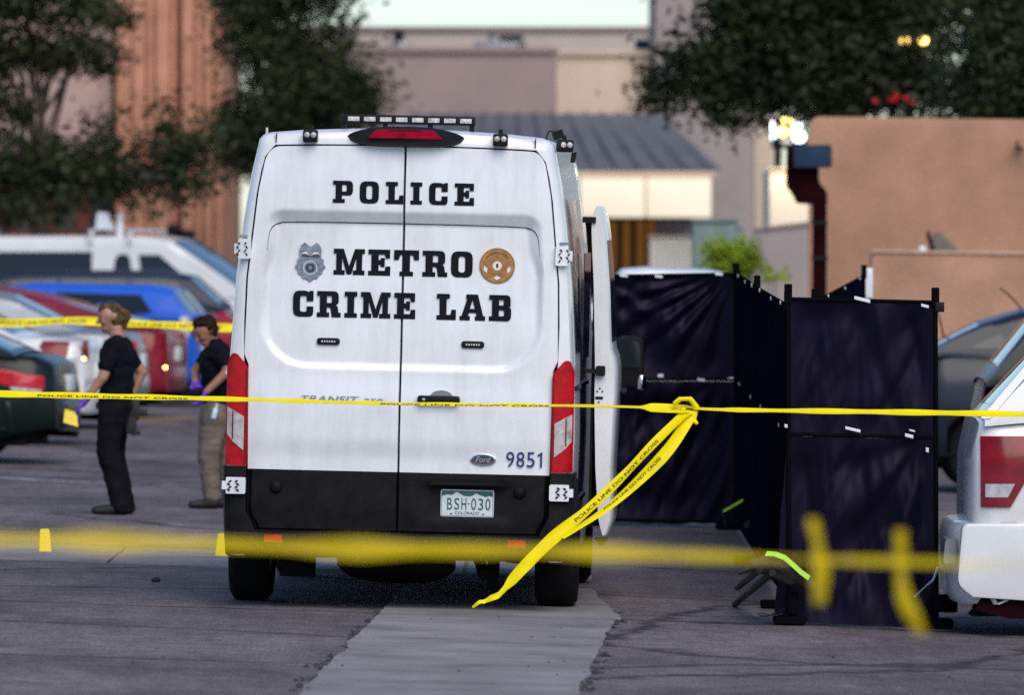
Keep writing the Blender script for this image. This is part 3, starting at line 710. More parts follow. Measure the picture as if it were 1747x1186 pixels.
def wpanel(x, z):                                      # distance inside the blanked window pressing
    x = abs(x); top, bot = 2.295, 1.385
    cz = (top + bot) / 2; hh = (top - bot) / 2; hx = .808 - .02 * sstep(1.9, 2.3, z)
    r = .09 if z > cz else .27
    if z > cz: qx, qz = x - hx + r, (z - cz) - hh + r
    else: qx, qz = (x - hx + r) * 1.0, ((cz - z) - hh + .20) * 1.0 + (r - .20)
    return -(math.hypot(max(qx, 0), max(qz, 0)) + min(max(qx, qz), 0) - r)
def rear(x, z):                                        # depth of the rear face, positive is into the van
    d = .030 * (abs(x) / .9) ** 4
    d += .020 * sstep(2.2, 2.7, z) ** 2
    s = wpanel(x, z)
    wide = .035 + .04 * sstep(1.95, 2.1, z)
    d += .020 * max(0, min(1, s / wide)) + .024 * max(0, min(1, s / wide)) * sstep(1.55, 2.1, z)
    d -= .020 * sstep(.86, 1.0, z) * (1 - sstep(1.18, 1.36, z)) * (1 - .5 * (abs(x) / .9) ** 2)
    if z < .80: d += .0
    return d
def rear_pt(x, z, off=0.0): return (x, rear(x, z) - off, z)

# rear doors (white upper skins and black lower skins)
def door(sg):
    nz = np.concatenate([np.linspace(.80, 1.30, 26), np.linspace(1.33, 1.6, 24), np.linspace(1.64, 2.12, 14), np.linspace(2.15, 2.33, 20), np.linspace(2.37, 2.5, 5), 2.53 + (DTOP - 2.53) * np.sin(np.linspace(0.05, PI / 2, 9))])
    us = np.concatenate([[0, .004], np.linspace(.02, .70, 22), np.linspace(.73, .97, 18), [.99, .997, 1.0]])
    rows = []; i0 = .0045
    for z in nz:
        e = door_edge(z); row = []
        for k, u in enumerate(us):
            x = i0 + u * (e - i0); zz = z + crown(x) * sstep(2.3, 2.65, z)
            y = rear(x, zz)
            if k == 0 or k == len(us) - 1: y += .012
            row.append((sg * x, y, zz))
        rows.append(row)
    back = [[(p[0], p[1] + .035, p[2]) for p in r] for r in (rows[0], rows[-1])]
    mb = MB(); mb.grid([back[0]] + rows + [back[1]])
    mb.grid([[(r[0][0], r[0][1], r[0][2]) for r in rows], [(r[0][0], r[0][1] + .035, r[0][2]) for r in rows]])
    mb.grid([[(r[-1][0], r[-1][1], r[-1][2]) for r in rows], [(r[-1][0], r[-1][1] + .035, r[-1][2]) for r in rows]])
    dr = mb.build('rear_door', M['white'], van, 35, merge=True)
    # lower plastic skin
    nz = np.linspace(.462, .797, 14); rows = []
    for z in nz:
        e = .866 - .05 * (1 - sstep(.46, .56, z)); row = []
        for k, u in enumerate(np.concatenate([[0, .004], np.linspace(.02, .97, 16), [.99, 1.0]])):
            x = i0 + u * (e - i0); y = rear(x, .80) - .010 + .03 * (1 - sstep(.46, .60, z)) * .4
            if sg > 0:                                   # plate recess
                y += .022 * sstep(0, .02, min(x - .16, .64 - x, z - .53, .735 - z))
            if k in (0, 18): y += .02
            row.append((sg * x, y, z))
        rows.append(row)
    mb = MB(); mb.grid([[(p[0], p[1] + .04, p[2]) for p in rows[0]]] + rows + [[(p[0], p[1] + .04, p[2]) for p in rows[-1]]])
    mb.build('lower_skin', M['trim'], dr, 40)
    for px_ in (.70,):
        MB().lathe([(0, -.022), (.025, -.019), (.036, -.008), (.038, .01)], (sg * px_, rear(px_, .8) - .012, .70), (0, 1, 0), 18).build('sensor_cap', M['trim'], dr)
    return dr
dL, dR = door(-1), door(1)

# body shell: ring of the section, from the rear opening forwards
def ring(y, shrink=0.0, hs=1.0, zs=0.0, n=30):
    pts = []
    zz = [.30, .45, .62, .80, 1.0, 1.2, 1.44, 1.65, 1.9, 2.1, 2.24, 2.38, 2.506, 2.6, 2.66]
    side = [(hw(z) * hs - shrink, z) for z in zz]
    side += [(.848 * hs - shrink, 2.70 - shrink * .6 + zs), (.825 * hs - shrink, 2.725 - shrink * .8 + zs), (.78 * hs - shrink, 2.740 - shrink + zs), (.6, 2.757 - shrink + zs), (.3, 2.772 - shrink + zs), (0, 2.777 - shrink + zs)]
    return [(-x, y, z) for x, z in side] + [(x, y, z) for x, z in reversed(side[:-1])]
def opening(y):
    zz = [.30, .45, .62, .80, 1.0, 1.2, 1.44, 1.65, 1.9, 2.1, 2.24, 2.38, 2.506, 2.6, 2.64]
    side = []
    for z in zz:
        e = door_edge(max(z, .53)) + .008
        side.append((e, z))
    side += [(.752, DTOP + .012), (.70, DTOP + .015), (.64, DTOP + .017), (.5, DTOP + .021), (.25, DTOP + .025), (0, DTOP + .027)]
    return [(-x, y, z) for x, z in side] + [(x, y, z) for x, z in reversed(side[:-1])]
def orear(P, off): return [(p[0], rear(min(abs(p[0]), .9), min(p[2], 2.65)) + off, p[2]) for p in P]
rings = [orear(opening(0), .06), orear(opening(0), .0), orear(ring(0, .045), .004), orear(ring(0, .020), .020), ring(.085, .006), ring(.14), ring(.6), ring(1.4), ring(2.4), ring(3.4), ring(4.1)]
fr = lambda y, k, zs: [(p[0] * (1 - .05 * k), y, min(p[2], zs) if p[2] > 1.2 else p[2]) for p in ring(y)]
rings += [fr(4.45, .3, 2.62), fr(4.8, .7, 2.2), fr(5.15, 1.2, 1.72), fr(5.35, 1.6, 1.36), fr(5.75, 2.6, 1.22), fr(5.95, 4, 1.0)]
mb = MB(); mb.grid(rings)
mb.f.append(tuple(range(len(mb.v) - len(rings[0]), len(mb.v))))
mb.build('body_shell', M['white'], van, 35)
# dark seal behind the door gaps
mb = MB(); mb.grid([[( s_ * (door_edge(max(z, .53)) + .02), rear(.85, min(z, 2.6)) + .045, z) for s_ in (-1, -.5, 0, .5, 1)] for z in np.linspace(.42, 2.69, 30)])
mb.build('door_seal', M['seam'], van, 60)
# header line joints in the roof rail
for s_ in (-1, 1):
    MB().box(s_ * .745 - .0025, s_ * .745 + .0025, -.006 + .03, .05, 2.682, 2.735).build('roof_joint', M['seam'], van)
# underbody and floor
MB().box(-.93, .93, .25, 5.7, .30, .45).build('underbody', M['gap'], van, 30)
# bumper: two side columns and a step
def bump_col(sg):
    rows = []
    for z in (.33, .37, .46, .56, .70, .80, .812):
        i_ = lerpf([(.33, .0), (.46, .82), (.56, .872), (.81, .876)], z) if z > .45 else 0.82
        i_ = {.33: .84, .37: .84}.get(z, i_)
        o_ = hw(z) + .018; yb = -.035 + .02 * sstep(.6, .8, z)
        rows.append([(sg * (i_), yb + .05, z), (sg * i_, yb, z), (sg * (o_ - .05), yb + .006, z), (sg * (o_ - .012), yb + .03, z), (sg * o_, yb + .09, z), (sg * o_, .50, z)])
    mb = MB(); mb.grid(rows); mb.f.append((36, 37, 38, 39, 40, 41)); mb.f.append((0, 1, 2, 3, 4, 5))
    return mb.build('bumper_corner', M['trim'], van, 40)
bump_col(-1); bump_col(1)
prof = rpoly([(.10, .295), (-.035, .31, .02), (-.085, .36, .03), (-.085, .435, .015), (-.05, .452, .012), (.10, .452)])
mb = MB(); rows = []
for x in np.linspace(-.985, .985, 28):
    cv = .045 * (abs(x) / .98) ** 3.2
    rows.append([(x, y + cv, z) for y, z in prof])
mb.grid(rows); mb.build('bumper_step', M['trim'], van, 40)
for x in (-.707, .690):
    MB().prism(rpoly([(-.052, -.022, .008), (.052, -.022, .008), (.052, .022, .008), (-.052, .022, .008)]), lambda a, b, d: (x + a, d, .405 + b), -.089 + .045 * .35, .0).build('reflector', M['red'], van, 30)

# tail lamps
def lamp_skin(name, poly, sg, m, parent, off, ribs=False):
    vs, fs = fill2d([poly])
    bm = bmesh.new(); vv = [bm.verts.new((v[0], 0, v[1])) for v in vs]
    for f in fs: bm.faces.new([vv[i] for i in f])
    bmesh.ops.subdivide_edges(bm, edges=bm.edges, cuts=3, use_grid_fill=True)
    for v in bm.verts:
        x, z = v.co.x, v.co.z; u = (x - .87) / .13
        v.co = (sg * x, rear(.87, 1.0) - .022 - off + .10 * max(0, u) ** 3.0 * .45, z)
    bmesh.ops.recalc_face_normals(bm, faces=bm.faces)
    ext = bmesh.ops.extrude_face_region(bm, geom=bm.faces[:])
    for g in ext['geom']:
        if isinstance(g, bmesh.types.BMVert): g.co.y += .05
    bmesh.ops.recalc_face_normals(bm, faces=bm.faces)
    me = bpy.data.meshes.new(name); bm.to_mesh(me); bm.free()
    return link(name, me, parent, m, 40)
for sg in (-1, 1):
    pl = rpoly([(.874, .815, .006), (1.000, .820, .006), (1.000, 1.40, .02), (.975, 1.462, .03), (.945, 1.464, .02), (.874, 1.385, .03)])
    tl = lamp_skin('tail_light', pl, sg, M['red'], van, 0.0)
    lamp_skin('reversing_lens', rpoly([(.893, 1.10, .004), (.992, 1.155, .004), (.992, 1.00, .004), (.955, .955, .004), (.893, .905, .004)]), sg, M['clear'], tl, .006)
    lamp_skin('lens_divider', rpoly([(.955, .97), (.962, .97), (.962, 1.13), (.955, 1.13)]), sg, M['redd'], tl, .008)
    lamp_skin('inner_edge', rpoly([(.8755, .83), (.887, .83), (.887, 1.39), (.8755, 1.37)]), sg, M['redd'], tl, .004)

# hinges
def hinge(sg, x, z, w, h, up):
    y = rear(.88, z) - .022 if up else -.062
    p = MB().prism(rpoly([(-w / 2, -h / 2, .012), (w / 2 - .012, -h / 2, .008), (w / 2 - .012, -h / 4), (w / 2 + .012, -h / 4), (w / 2 + .012, h / 4), (w / 2 - .012, h / 4), (w / 2 - .012, h / 2, .008), (-w / 2, h / 2, .012)]),
                   lambda a, b, d: (x + sg * a, d + .05 * max(0, a / w) ** 2, z + b), y - .012, y + .05).build('hinge', M['white'], van, 35)
    for k, (a0, zz) in enumerate(((-.01, .3), (-.018, .1), (-.01, -.1), (-.018, -.3), (.026, .28), (.034, .08), (.026, -.12), (.034, -.3))):
        MB().obox((x + sg * (a0 + .0), y - .013 + (.05 * .1 if a0 > 0 else 0), z + zz * h * .9), (.0045 * w / .09, 0, 0), (0, .004, 0), (sg * .004 * (1 if k % 2 else -1), 0, h * .06)).build('knuckle_gap', M['seam'], p)
    return p
for sg in (-1, 1):
    hinge(sg, sg * .918, 2.065, .085, .115, True)
    hinge(sg, sg * .935, .704, .125, .095, False)
    MB().obox((sg * .925, rear(.89, 2.14) - .004, 2.135), (.026, 0, 0), (0, .01, 0), (0, 0, .008)).build('hinge_stop', M['grey'], van, 30)

# high brake lamp
def lens_shape(w, h0, h1, n=40):
    top = [(-w / 2 + w * i / n, h1 * (1 - abs(2 * i / n - 1) ** 2.6) ** .75) for i in range(n + 1)]
    bot = [(w / 2 - w * i / n, -h0 * (1 - abs(2 * i / n - 1) ** 5) ** .6) for i in range(1, n)]
    return top + bot
mb = MB(); pl = lens_shape(.675, .060, .060)
k = len(mb.v); outer = [(a, rear(a, 2.64) + .004, 2.728 + b) for a, b in pl]; inn = [(a * .93, -.055 + .05 * (abs(a) / .34) ** 2, 2.722 + b * .72) for a, b in pl]
mb.grid([outer, inn], True); mb.f.append(tuple(range(len(pl), 2 * len(pl))))
br = mb.build('high_brake_lamp', M['black'], van, 40)
pl2 = rpoly([(-.215, -.004, .01), (.215, -.004, .01), (.165, .050, .02), (-.165, .050, .02)])
MB().prism([(a, b) for a, b in pl2], lambda a, b, d: (a, d + .05 * (abs(a) / .34) ** 2 + max(0, b - .0) * .12, 2.722 + b * .95), -.066, -.02).build('red_lens', M['brakered'], br, 30)
# LED bar
lb = MB().box(-.39, .39, .20, .27, 2.803, 2.855).build('light_bar', M['black'], van, 30, bevel=.006)
for k in range(8):
    x = -.345 + k * .0925
    MB().box(x - .001, x + .066, .193, .202, 2.816, 2.842).build('led_module', M['led'], lb, 30, bevel=.003)
for x in (-.13, .13, -.37, .37):
    MB().box(x - .014, x + .014, .215, .255, 2.745, 2.804).build('bar_bracket', M['black'], lb, 30)
# work lamps
def worklamp(x, y, z, sc=1.0, turn=0.0):
    b = MB().prism(rpoly([(-.042, -.036, .014), (.042, -.036, .014), (.042, .036, .014), (-.042, .036, .014)]), lambda a, c, d: (x + sc * (a * math.cos(turn) - d * math.sin(turn)), y + sc * (d * math.cos(turn) + a * math.sin(turn)), z + sc * c), -.05, .02).build('work_lamp', M['black'], van, 35, bevel=.004)
    for s_ in (-1, 1):
        MB().lathe([(0, -.006), (.010, -.005), (.0165, 0), (.018, .012)], (x + sc * (s_ * .019 * math.cos(turn) + .05 * math.sin(turn)), y + sc * (-.05 + s_ * .019 * math.sin(turn)), z + sc * .006), (math.sin(-turn), math.cos(turn), 0), 14).build('lamp_lens', M['clear'], b)
    MB().box(x - .012, x + .012, y - .01, y + .015, z + .03, z + .062).build('bracket', M['black'], b)
worklamp(-.547, .012, 2.722); worklamp(.545, .012, 2.722)
worklamp(.90, .34, 2.70, 1.0, .35)
MB().tube([(.80, .3, 2.71), (.80, .3, 2.76), (.815, .3, 2.785), (.84, .3, 2.78), (.845, .3, 2.765)], .0045, 6).build('cable_hook', M['black'], van)
MB().obox((.862, .42, 2.765), (.03, 0, .012), (0, .03, 0), (-.008, 0, .022)).build('side_bracket', M['black'], van, 30)
MB().obox((.955, .36, 2.635), (.014, 0, 0), (0, .03, 0), (0.004, 0, .03)).build('side_bracket', M['black'], van, 30)
MB().cyl((-.815, .25, 2.72), (-.815, .25, 2.768), .010, .006, 8).build('antenna_stub', M['led'], van)

# lettering -------------------------------------------------
GL = {
 'I': (.56, [[(0, 0), (.56, 0), (.56, .18), (.43, .18), (.43, .82), (.56, .82), (.56, 1), (0, 1), (0, .82), (.13, .82), (.13, .18), (0, .18)]]),
 'L': (.86, [[(0, 0), (.86, 0), (.86, .40), (.66, .40), (.62, .20), (.44, .20), (.44, .82), (.58, .82), (.58, 1), (0, 1), (0, .82), (.13, .82), (.13, .18), (0, .18)]]),
 'E': (.94, [[(0, 0), (.94, 0), (.94, .36), (.74, .36), (.70, .19), (.44, .19), (.44, .41), (.52, .41), (.52, .33), (.70, .33), (.70, .68), (.52, .68), (.52, .60), (.44, .60), (.44, .81), (.70, .81), (.74, .66), (.92, .66), (.92, 1), (0, 1), (0, .82), (.13, .82), (.13, .18), (0, .18)]]),
 'T': (1.06, [[(.24, 0), (.82, 0), (.82, .18), (.68, .18), (.68, .81), (.80, .81), (.86, .62), (1.06, .62), (1.06, 1), (0, 1), (0, .62), (.20, .62), (.26, .81), (.38, .81), (.38, .18), (.24, .18)]]),
 'M': (1.32, [[(0, 0), (.48, 0), (.48, .18), (.36, .18), (.36, .66), (.56, .02), (.76, .02), (.96, .66), (.96, .18), (.82, .18), (.82, 0), (1.32, 0), (1.32, .18), (1.21, .18), (1.21, .82), (1.32, .82), (1.32, 1), (.90, 1), (.66, .34), (.42, 1), (0, 1), (0, .82), (.11, .82), (.11, .18), (0, .18)]]),
 'A': (1.14, [[(0, 0), (.46, 0), (.46, .17), (.38, .17), (.41, .29), (.72, .29), (.75, .17), (.68, .17), (.68, 0), (1.14, 0), (1.14, .17), (1.05, .17), (.80, 1), (.28, 1), (.28, .84), (.33, .84), (.09, .17), (0, .17)], [(.455, .45), (.675, .45), (.565, .80)]]),
 'O': (.92, [[(.0, .0, .3), (.92, 0, .3), (.92, 1, .3), (0, 1, .3)], [(.32, .19, .12), (.60, .19, .12), (.60, .81, .12), (.32, .81, .12)]]),
 'C': (.90, [[(.90, .60), (.90, 1.0), (.74, 1.0), (.70, .95), (.56, 1.0, .1), (0, 1.0, .3), (0, 0, .3), (.90, 0, .26), (.90, .40), (.60, .40), (.60, .19, .08), (.31, .19, .1), (.31, .81, .1), (.60, .81, .08), (.60, .60)]]),
 'P': (.96, [[(0, 0), (.58, 0), (.58, .18), (.44, .18), (.44, .34), (.96, .34, .22), (.96, 1, .22), (0, 1), (0, .82), (.13, .82), (.13, .18), (0, .18)], [(.44, .52), (.66, .52, .07), (.66, .82, .07), (.44, .82)]]),
 'R': (1.06, [[(0, 0), (.55, 0), (.55, .18), (.44, .18), (.44, .38), (.60, .38, .08), (.66, 0), (1.06, 0), (1.06, .18), (.96, .18), (.92, .42, .1), (.84, .47), (.96, .54, .1), (.96, 1, .22), (0, 1), (0, .82), (.13, .82), (.13, .18), (0, .18)], [(.44, .55), (.66, .55, .07), (.66, .82, .07), (.44, .82)]]),
 'B': (.98, [[(0, 0), (.98, 0, .22), (.98, .50, .14), (.88, .525), (.95, .56, .1), (.95, 1, .2), (0, 1), (0, .82), (.13, .82), (.13, .18), (0, .18)], [(.44, .19), (.67, .19, .07), (.67, .42, .07), (.44, .42)], [(.44, .60), (.65, .60, .06), (.65, .82, .06), (.44, .82)]]),
}
GC = {}
def glyph(ch):
    if ch not in GC: GC[ch] = fill2d([rpoly(l, 6) for l in GL[ch][1]])
    return GC[ch]
def word(s, width, cap, cx, cz, gap=.15, space=.62):
    tot = sum(GL[c][0] if c != ' ' else space for c in s) + gap * (len(s) - 1); sc = width / tot; x = -width / 2
    for c in s:
        if c == ' ': x += (space + gap) * sc; continue
        vs, fs = glyph(c); w = GL[c][0] * sc; mid = cx + x + w / 2
        vv = [rear_pt(cx + x + v[0] * sc, cz - cap / 2 + v[1] * cap, .0035) for v in vs]
        y0 = min(p[1] for p in vv); vv = [(p[0], y0, p[2]) for p in vv]
        MB().add(vv, fs).build('letter', M['letter'], dL if mid < 0 else dR, None)
        x += w + gap * sc
word('POLICE', .812, .128, -.005, 2.405, gap=.33)
word('METRO', .800, .150, .0, 2.003)
word('CRIME LAB', 1.255, .150, .0, 1.757, gap=.16)
def stick(name, vs, fs, cx, cz, m, parent, off=.004, flat=True):
    vv = [rear_pt(cx + v[0], cz + v[1], off) for v in vs]
    if flat:
        y0 = min(p[1] for p in vv)
        if name.startswith(('badge', 'seal')): y0 = min(rear(cx + a, cz + b) for a in (-.1, 0, .1) for b in (-.12, 0, .12)) - off
        vv = [(p[0], y0, p[2]) for p in vv]
    return MB().add(vv, fs).build(name, m, parent, None)
for k, ch in enumerate('9851'):
    vs, fs = text2d(ch, .046, .088) if ch != '1' else fill2d([[(.002, -.044), (.013, -.044), (.013, .044), (.005, .044), (-.004, .034), (-.014, .028), (-.014, .017), (.002, .025)]])
    stick('numeral', vs, fs, .727 - .084 + k * .0585 - (.006 if ch == '1' else 0), .889, M['navy'], dR)
# model badge
vs, fs = text2d('TRANSIT', .335, .036, shear=.25, bold=.012); b1 = stick('model_badge', vs, fs, -.40, 1.213, M['grey'], dL, .007)
vs, fs = text2d('250', .115, .030, shear=.2, bold=.012); stick('model_badge', vs, fs, -.155, 1.206, M['grey'], dL, .007)
# maker oval
ov = lambda rx, rz, n=28: [(rx * math.cos(2 * PI * i / n), rz * math.sin(2 * PI * i / n)) for i in range(n)]
def oval(name, rx, rz, cx, cz, d0, m, par):
    yy = rear(cx, cz); return MB().prism(ov(rx, rz), lambda a, b, d: (cx + a, yy + d, cz + b), -d0, .005).build(name, m, par, 40, bevel=.003)
ob = oval('maker_oval', .075, .034, .487, .884, .012, M['chrome'], dR)
yy = rear(.487, .884)
MB().prism(ov(.066, .027), lambda a, b, d: (.487 + a, yy + d, .884 + b), -.0145, -.01).build('oval_field', M['navy'] if False else M['silver_dark'], dR, None)
vs, fs = text2d('Ford', .088, .034, shear=.35, bold=.004)
MB().add([(.487 + v[0], yy - .017, .884 + v[1]) for v in vs], fs).build('oval_script', M['chrome'], dR, None)
# thin shut line under the upper edge of the window pressing
zl = [(-.782, 2.06), (-.779, 2.12), (-.772, 2.165), (-.757, 2.195), (-.735, 2.212), (-.70, 2.222), (-.60, 2.226), (-.35, 2.229), (-.006, 2.23)]
for s_, dd in ((-1, dL), (1, dR)):
    MB().tube([rear_pt(-s_ * a * 1.0 if s_ > 0 else a, b, .0005) for a, b in zl], [.001, .0015, .002] + [.003] * 6, 6).build('shut_line', M['seam'], dd)
# handle
yy = rear(.225, 1.22)
MB().prism([(.05 * math.cos(a) * 1.35, .042 * math.sin(a) - .0) for a in np.linspace(0, PI, 14)], lambda a, b, d: (.240 + a, yy + d, 1.235 + b), -.003, .006).build('handle_cup', M['grey'], dR, 40)
hd = MB().prism(rpoly([(-.122, -.024, .02), (.122, -.024, .02), (.122, .024, .02), (-.122, .024, .02)]), lambda a, b, d: (.225 + a, yy + d, 1.222 + b), -.045, .004).build('door_handle', M['black'], dR, 40, bevel=.006)
MB().lathe([(0, -.004), (.009, -.003), (.010, .003)], (.14, yy - .046, 1.222), (0, 1, 0), 12).build('lock_barrel', M['chrome'], hd)
# strobe modules on the doors
for cx, dd in ((-.419, dL), (.412, dR)):
    yy = rear(cx, 1.543)
    st = MB().prism(rpoly([(-.066, -.020, .019), (.066, -.020, .019), (.066, .020, .019), (-.066, .020, .019)]), lambda a, b, d: (cx + a, yy + d, 1.543 + b), -.014, .002).build('strobe_module', M['black'], dd, 40, bevel=.003)
    for k in range(6):
        x = cx - .040 + k * .0142
        MB().box(x, x + .009, yy - .0165, yy - .012, 1.538, 1.548).build('strobe_led', M['led'], st)
# silver badge print
bd = [(0, -.118), (.022, -.100), (.040, -.098), (.052, -.078), (.070, -.066), (.072, -.046), (.090, -.030), (.074, -.010), (.078, .012), (.060, .022), (.064, .060), (.056, .092), (.034, .112), (.018, .098), (0, .086)]
badge = bd + [(-x, z) for x, z in reversed(bd[1:-1])]
vs, fs = fill2d([badge]); stick('badge_print', vs, fs, -.534, 1.998, M['silver_print'], dL, .003)
def ringpoly(r0, r1, n=28): return [[(r1 * math.cos(2 * PI * i / n), r1 * math.sin(2 * PI * i / n)) for i in range(n)], [(r0 * math.cos(2 * PI * i / n), r0 * math.sin(2 * PI * i / n)) for i in range(n)]]
sh = lambda L, dx, dz: [[(a + dx, b + dz) for a, b in l] for l in L]
vs, fs = fill2d(sh(ringpoly(.036, .041), 0, -.034)); stick('badge_ring', vs, fs, -.534, 1.998, M['plate'], dL, .0045)
vs, fs = fill2d(sh(ringpoly(.012, .026), 0, -.034)); stick('badge_centre', vs, fs, -.534, 1.998, M['silver_dark'], dL, .0045)
vs, fs = fill2d([[(-.052, .028), (.052, .028), (.046, .044), (.02, .040), (0, .032), (-.02, .040), (-.046, .044)]]); stick('badge_banner', vs, fs, -.534, 1.998, M['silver_dark'], dL, .0045)
for s_ in (-1, 1):
    vs, fs = fill2d([[(s_ * .008, .040), (s_ * .024, .058), (s_ * .044, .052), (s_ * .05, .046), (s_ * .026, .046)]]); stick('badge_wing', vs, fs, -.534, 1.998, M['printw'], dL, .0045)
for k in range(10):
    a = PI * (1.08 + .84 * k / 9)
    vs, fs = fill2d([[(.052 * math.cos(a) - .003, .052 * math.sin(a) - .037), (.052 * math.cos(a) + .003, .052 * math.sin(a) - .037), (.058 * math.cos(a) + .003, .058 * math.sin(a) - .031), (.058 * math.cos(a) - .003, .058 * math.sin(a) - .031)]])
    stick('badge_mark', vs, fs, -.534, 1.998, M['silver_dark'], dL, .0045)
# gold round seal
n = 40
vs, fs = fill2d([[(.102 * math.cos(2 * PI * i / n), .102 * math.sin(2 * PI * i / n)) for i in range(n)]]); stick('seal_print', vs, fs, .541, 2.0, M['gold'], dR, .003)
vs, fs = fill2d(ringpoly(.095, .0975, 40)); stick('seal_ring', vs, fs, .541, 2.0, M['gold_dark'], dR, .0045)
star = []
for i in range(10):
    a = PI / 2 + i * PI / 5; r = .088 if i % 2 == 0 else .050
    star.append((r * math.cos(a), r * math.sin(a)))
hole = [(.026 * math.cos(2 * PI * i / 24), .026 * math.sin(2 * PI * i / 24)) for i in range(24)]
vs, fs = fill2d([star, hole]); stick('seal_star', vs, fs, .541, 2.0, mat('seal_star', (.36, .165, .04), .5, var=.15, scale=40), dR, .0045)
vs, fs = fill2d([hole]); stick('seal_centre', vs, fs, .541, 2.0, M['printw'], dR, .0045)
vs, fs = fill2d([[(-.006, -.012), (.006, -.012), (.006, .012), (-.006, .012)]]); stick('seal_figure', vs, fs, .541, 2.0, M['redd'], dR, .006)
for a in (PI * 1.10, PI * 1.5, PI * 1.90):
    ca, sa = math.cos(a), math.sin(a)
    lp = [(.070 * ca - .024 * -sa * .9, .070 * sa - .024 * ca * .9), (.058 * ca, .058 * sa), (.070 * ca + .024 * -sa * .9, .070 * sa + .024 * ca * .9), (.083 * ca, .083 * sa)]
    vs, fs = fill2d([lp]); stick('seal_patch', vs, fs, .541, 2.0, M['printw'], dR, .006)
for k in range(11):
    a = PI * (.22 + .56 * k / 10); r = .076
    vs, fs = fill2d([[(r * math.cos(a) - .004, r * math.sin(a) - .005), (r * math.cos(a) + .004, r * math.sin(a) - .005), (r * math.cos(a) + .004, r * math.sin(a) + .006), (r * math.cos(a) - .004, r * math.sin(a) + .006)]])
    stick('seal_mark', vs, fs, .541, 2.0, M['gold_dark'], dR, .006)

# licence plate
py_ = rear(.4, .8) - .012 + .020; cx, cz = .401, .630
pl = MB().prism(rpoly([(-.153, -.078, .012), (.153, -.078, .012), (.153, .078, .012), (-.153, .078, .012)]), lambda a, b, d: (cx + a, d, cz + b), py_ - .006, py_ - .002).build('license_plate', M['plate'], van, 30)
def onplate(name, vs, fs, dx, dz, m, off=.0075): MB().add([(cx + dx + v[0], py_ - off, cz + dz + v[1]) for v in vs], fs).build(name, m, pl, None)
mt = [(-.146, .071), (.146, .071), (.146, .040), (.125, .046), (.108, .038), (.09, .044), (.07, .050), (.05, .060), (.03, .045), (.01, .040), (-.02, .044), (-.04, .055), (-.062, .066), (-.09, .046), (-.115, .050), (-.146, .040)]
vs, fs = fill2d([mt]); onplate('plate_sky', vs, fs, 0, 0, M['pgreen'])
for k, ch in enumerate('BSH'):
    vs, fs = text2d(ch, .029, .068, bold=.006); onplate('plate_character', vs, fs, -.101 + k * .041, -.004, M['pgreen'], .008)
for k, ch in enumerate('030'):
    vs, fs = text2d(ch, .029, .068, bold=.006); onplate('plate_character', vs, fs, .037 + k * .041, -.004, M['pgreen'], .008)
vs, fs = fill2d([ov(.005, .006, 8)]); onplate('plate_dot', vs, fs, .008, -.002, M['pgreen'])
vs, fs = text2d('COLORADO', .140, .017); onplate('plate_state', vs, fs, 0, -.056, M['letter'])
for s_ in (-1, 1):
    vs, fs = fill2d([ov(.006, .0045, 8)]); onplate('plate_bolt', vs, fs, s_ * .092, -.062, M['black'])
vs, fs = fill2d([rpoly([(-.149, -.074, .01), (.149, -.074, .01), (.149, .074, .01), (-.149, .074, .01)]), rpoly([(-.146, -.071, .01), (.146, -.071, .01), (.146, .071, .01), (-.146, .071, .01)])]); onplate('plate_border', vs, fs, 0, 0, M['grey'], .0078)
MB().prism([(-.22, 0), (.22, 0), (.20, .02), (-.20, .02)], lambda a, b, d: (cx + a, d, .735 + b), py_ - .055, py_ + .01).build('plate_lamp_strip', M['trim'], van, 30)

# wheels
def wheel(parent, c, r, w, side, rimr=.22, name='wheel'):
    c = Vector(c)
    e = bpy.data.objects.new(name, None); COL.objects.link(e); e.parent = parent; e.location = c; e.empty_display_size = .1
    ax = (side, 0, 0)
    MB().lathe([(rimr, -w / 2 + .01), (r * .86, -w / 2), (r * .97, -w / 2 + .025), (r, -w / 2 + .05), (r, w / 2 - .05), (r * .97, w / 2 - .025), (r * .86, w / 2), (rimr, w / 2 - .01), (rimr, -w / 2 + .01)], (0, 0, 0), ax, 36).build('tyre', M['rubber'], e, 40)
    MB().lathe([(0, w / 2 - .06), (.05, w / 2 - .05), (.07, w / 2 - .07), (rimr * .8, w / 2 - .05), (rimr * .95, w / 2 - .02), (rimr + .003, w / 2 - .012), (rimr + .003, -w / 2 + .02), (0, -w / 2 + .02)], (0, 0, 0), ax, 28).build('rim', M['rim'], e, 40)
    return e
WR = .345
for s_ in (-1, 1):
    dz = -.001 * s_
    wheel(van, (s_ * .895, 1.02, WR - .004), WR, .245, s_)
    wheel(van, (s_ * .875, 4.77, WR - .004), WR, .235, s_)
    MB().prism([(1.02 + .42 * math.cos(a), .36 + .40 * math.sin(a)) for a in np.linspace(0, PI, 16)], lambda a, b, d: (d, a, b), s_ * .985, s_ * 1.003).build('wheel_arch', M['gap'], van, 30)
    MB().prism([(4.77 + .42 * math.cos(a), .36 + .40 * math.sin(a)) for a in np.linspace(0, PI, 16)], lambda a, b, d: (d, a, b), s_ * .975, s_ * 1.003).build('wheel_arch', M['gap'], van, 30)
    MB().box(s_ * .70 - .006, s_ * .70 + .20, .62, .66, .16, .42).build('mud_flap', M['rubber'], van, 30) if s_ < 0 else None
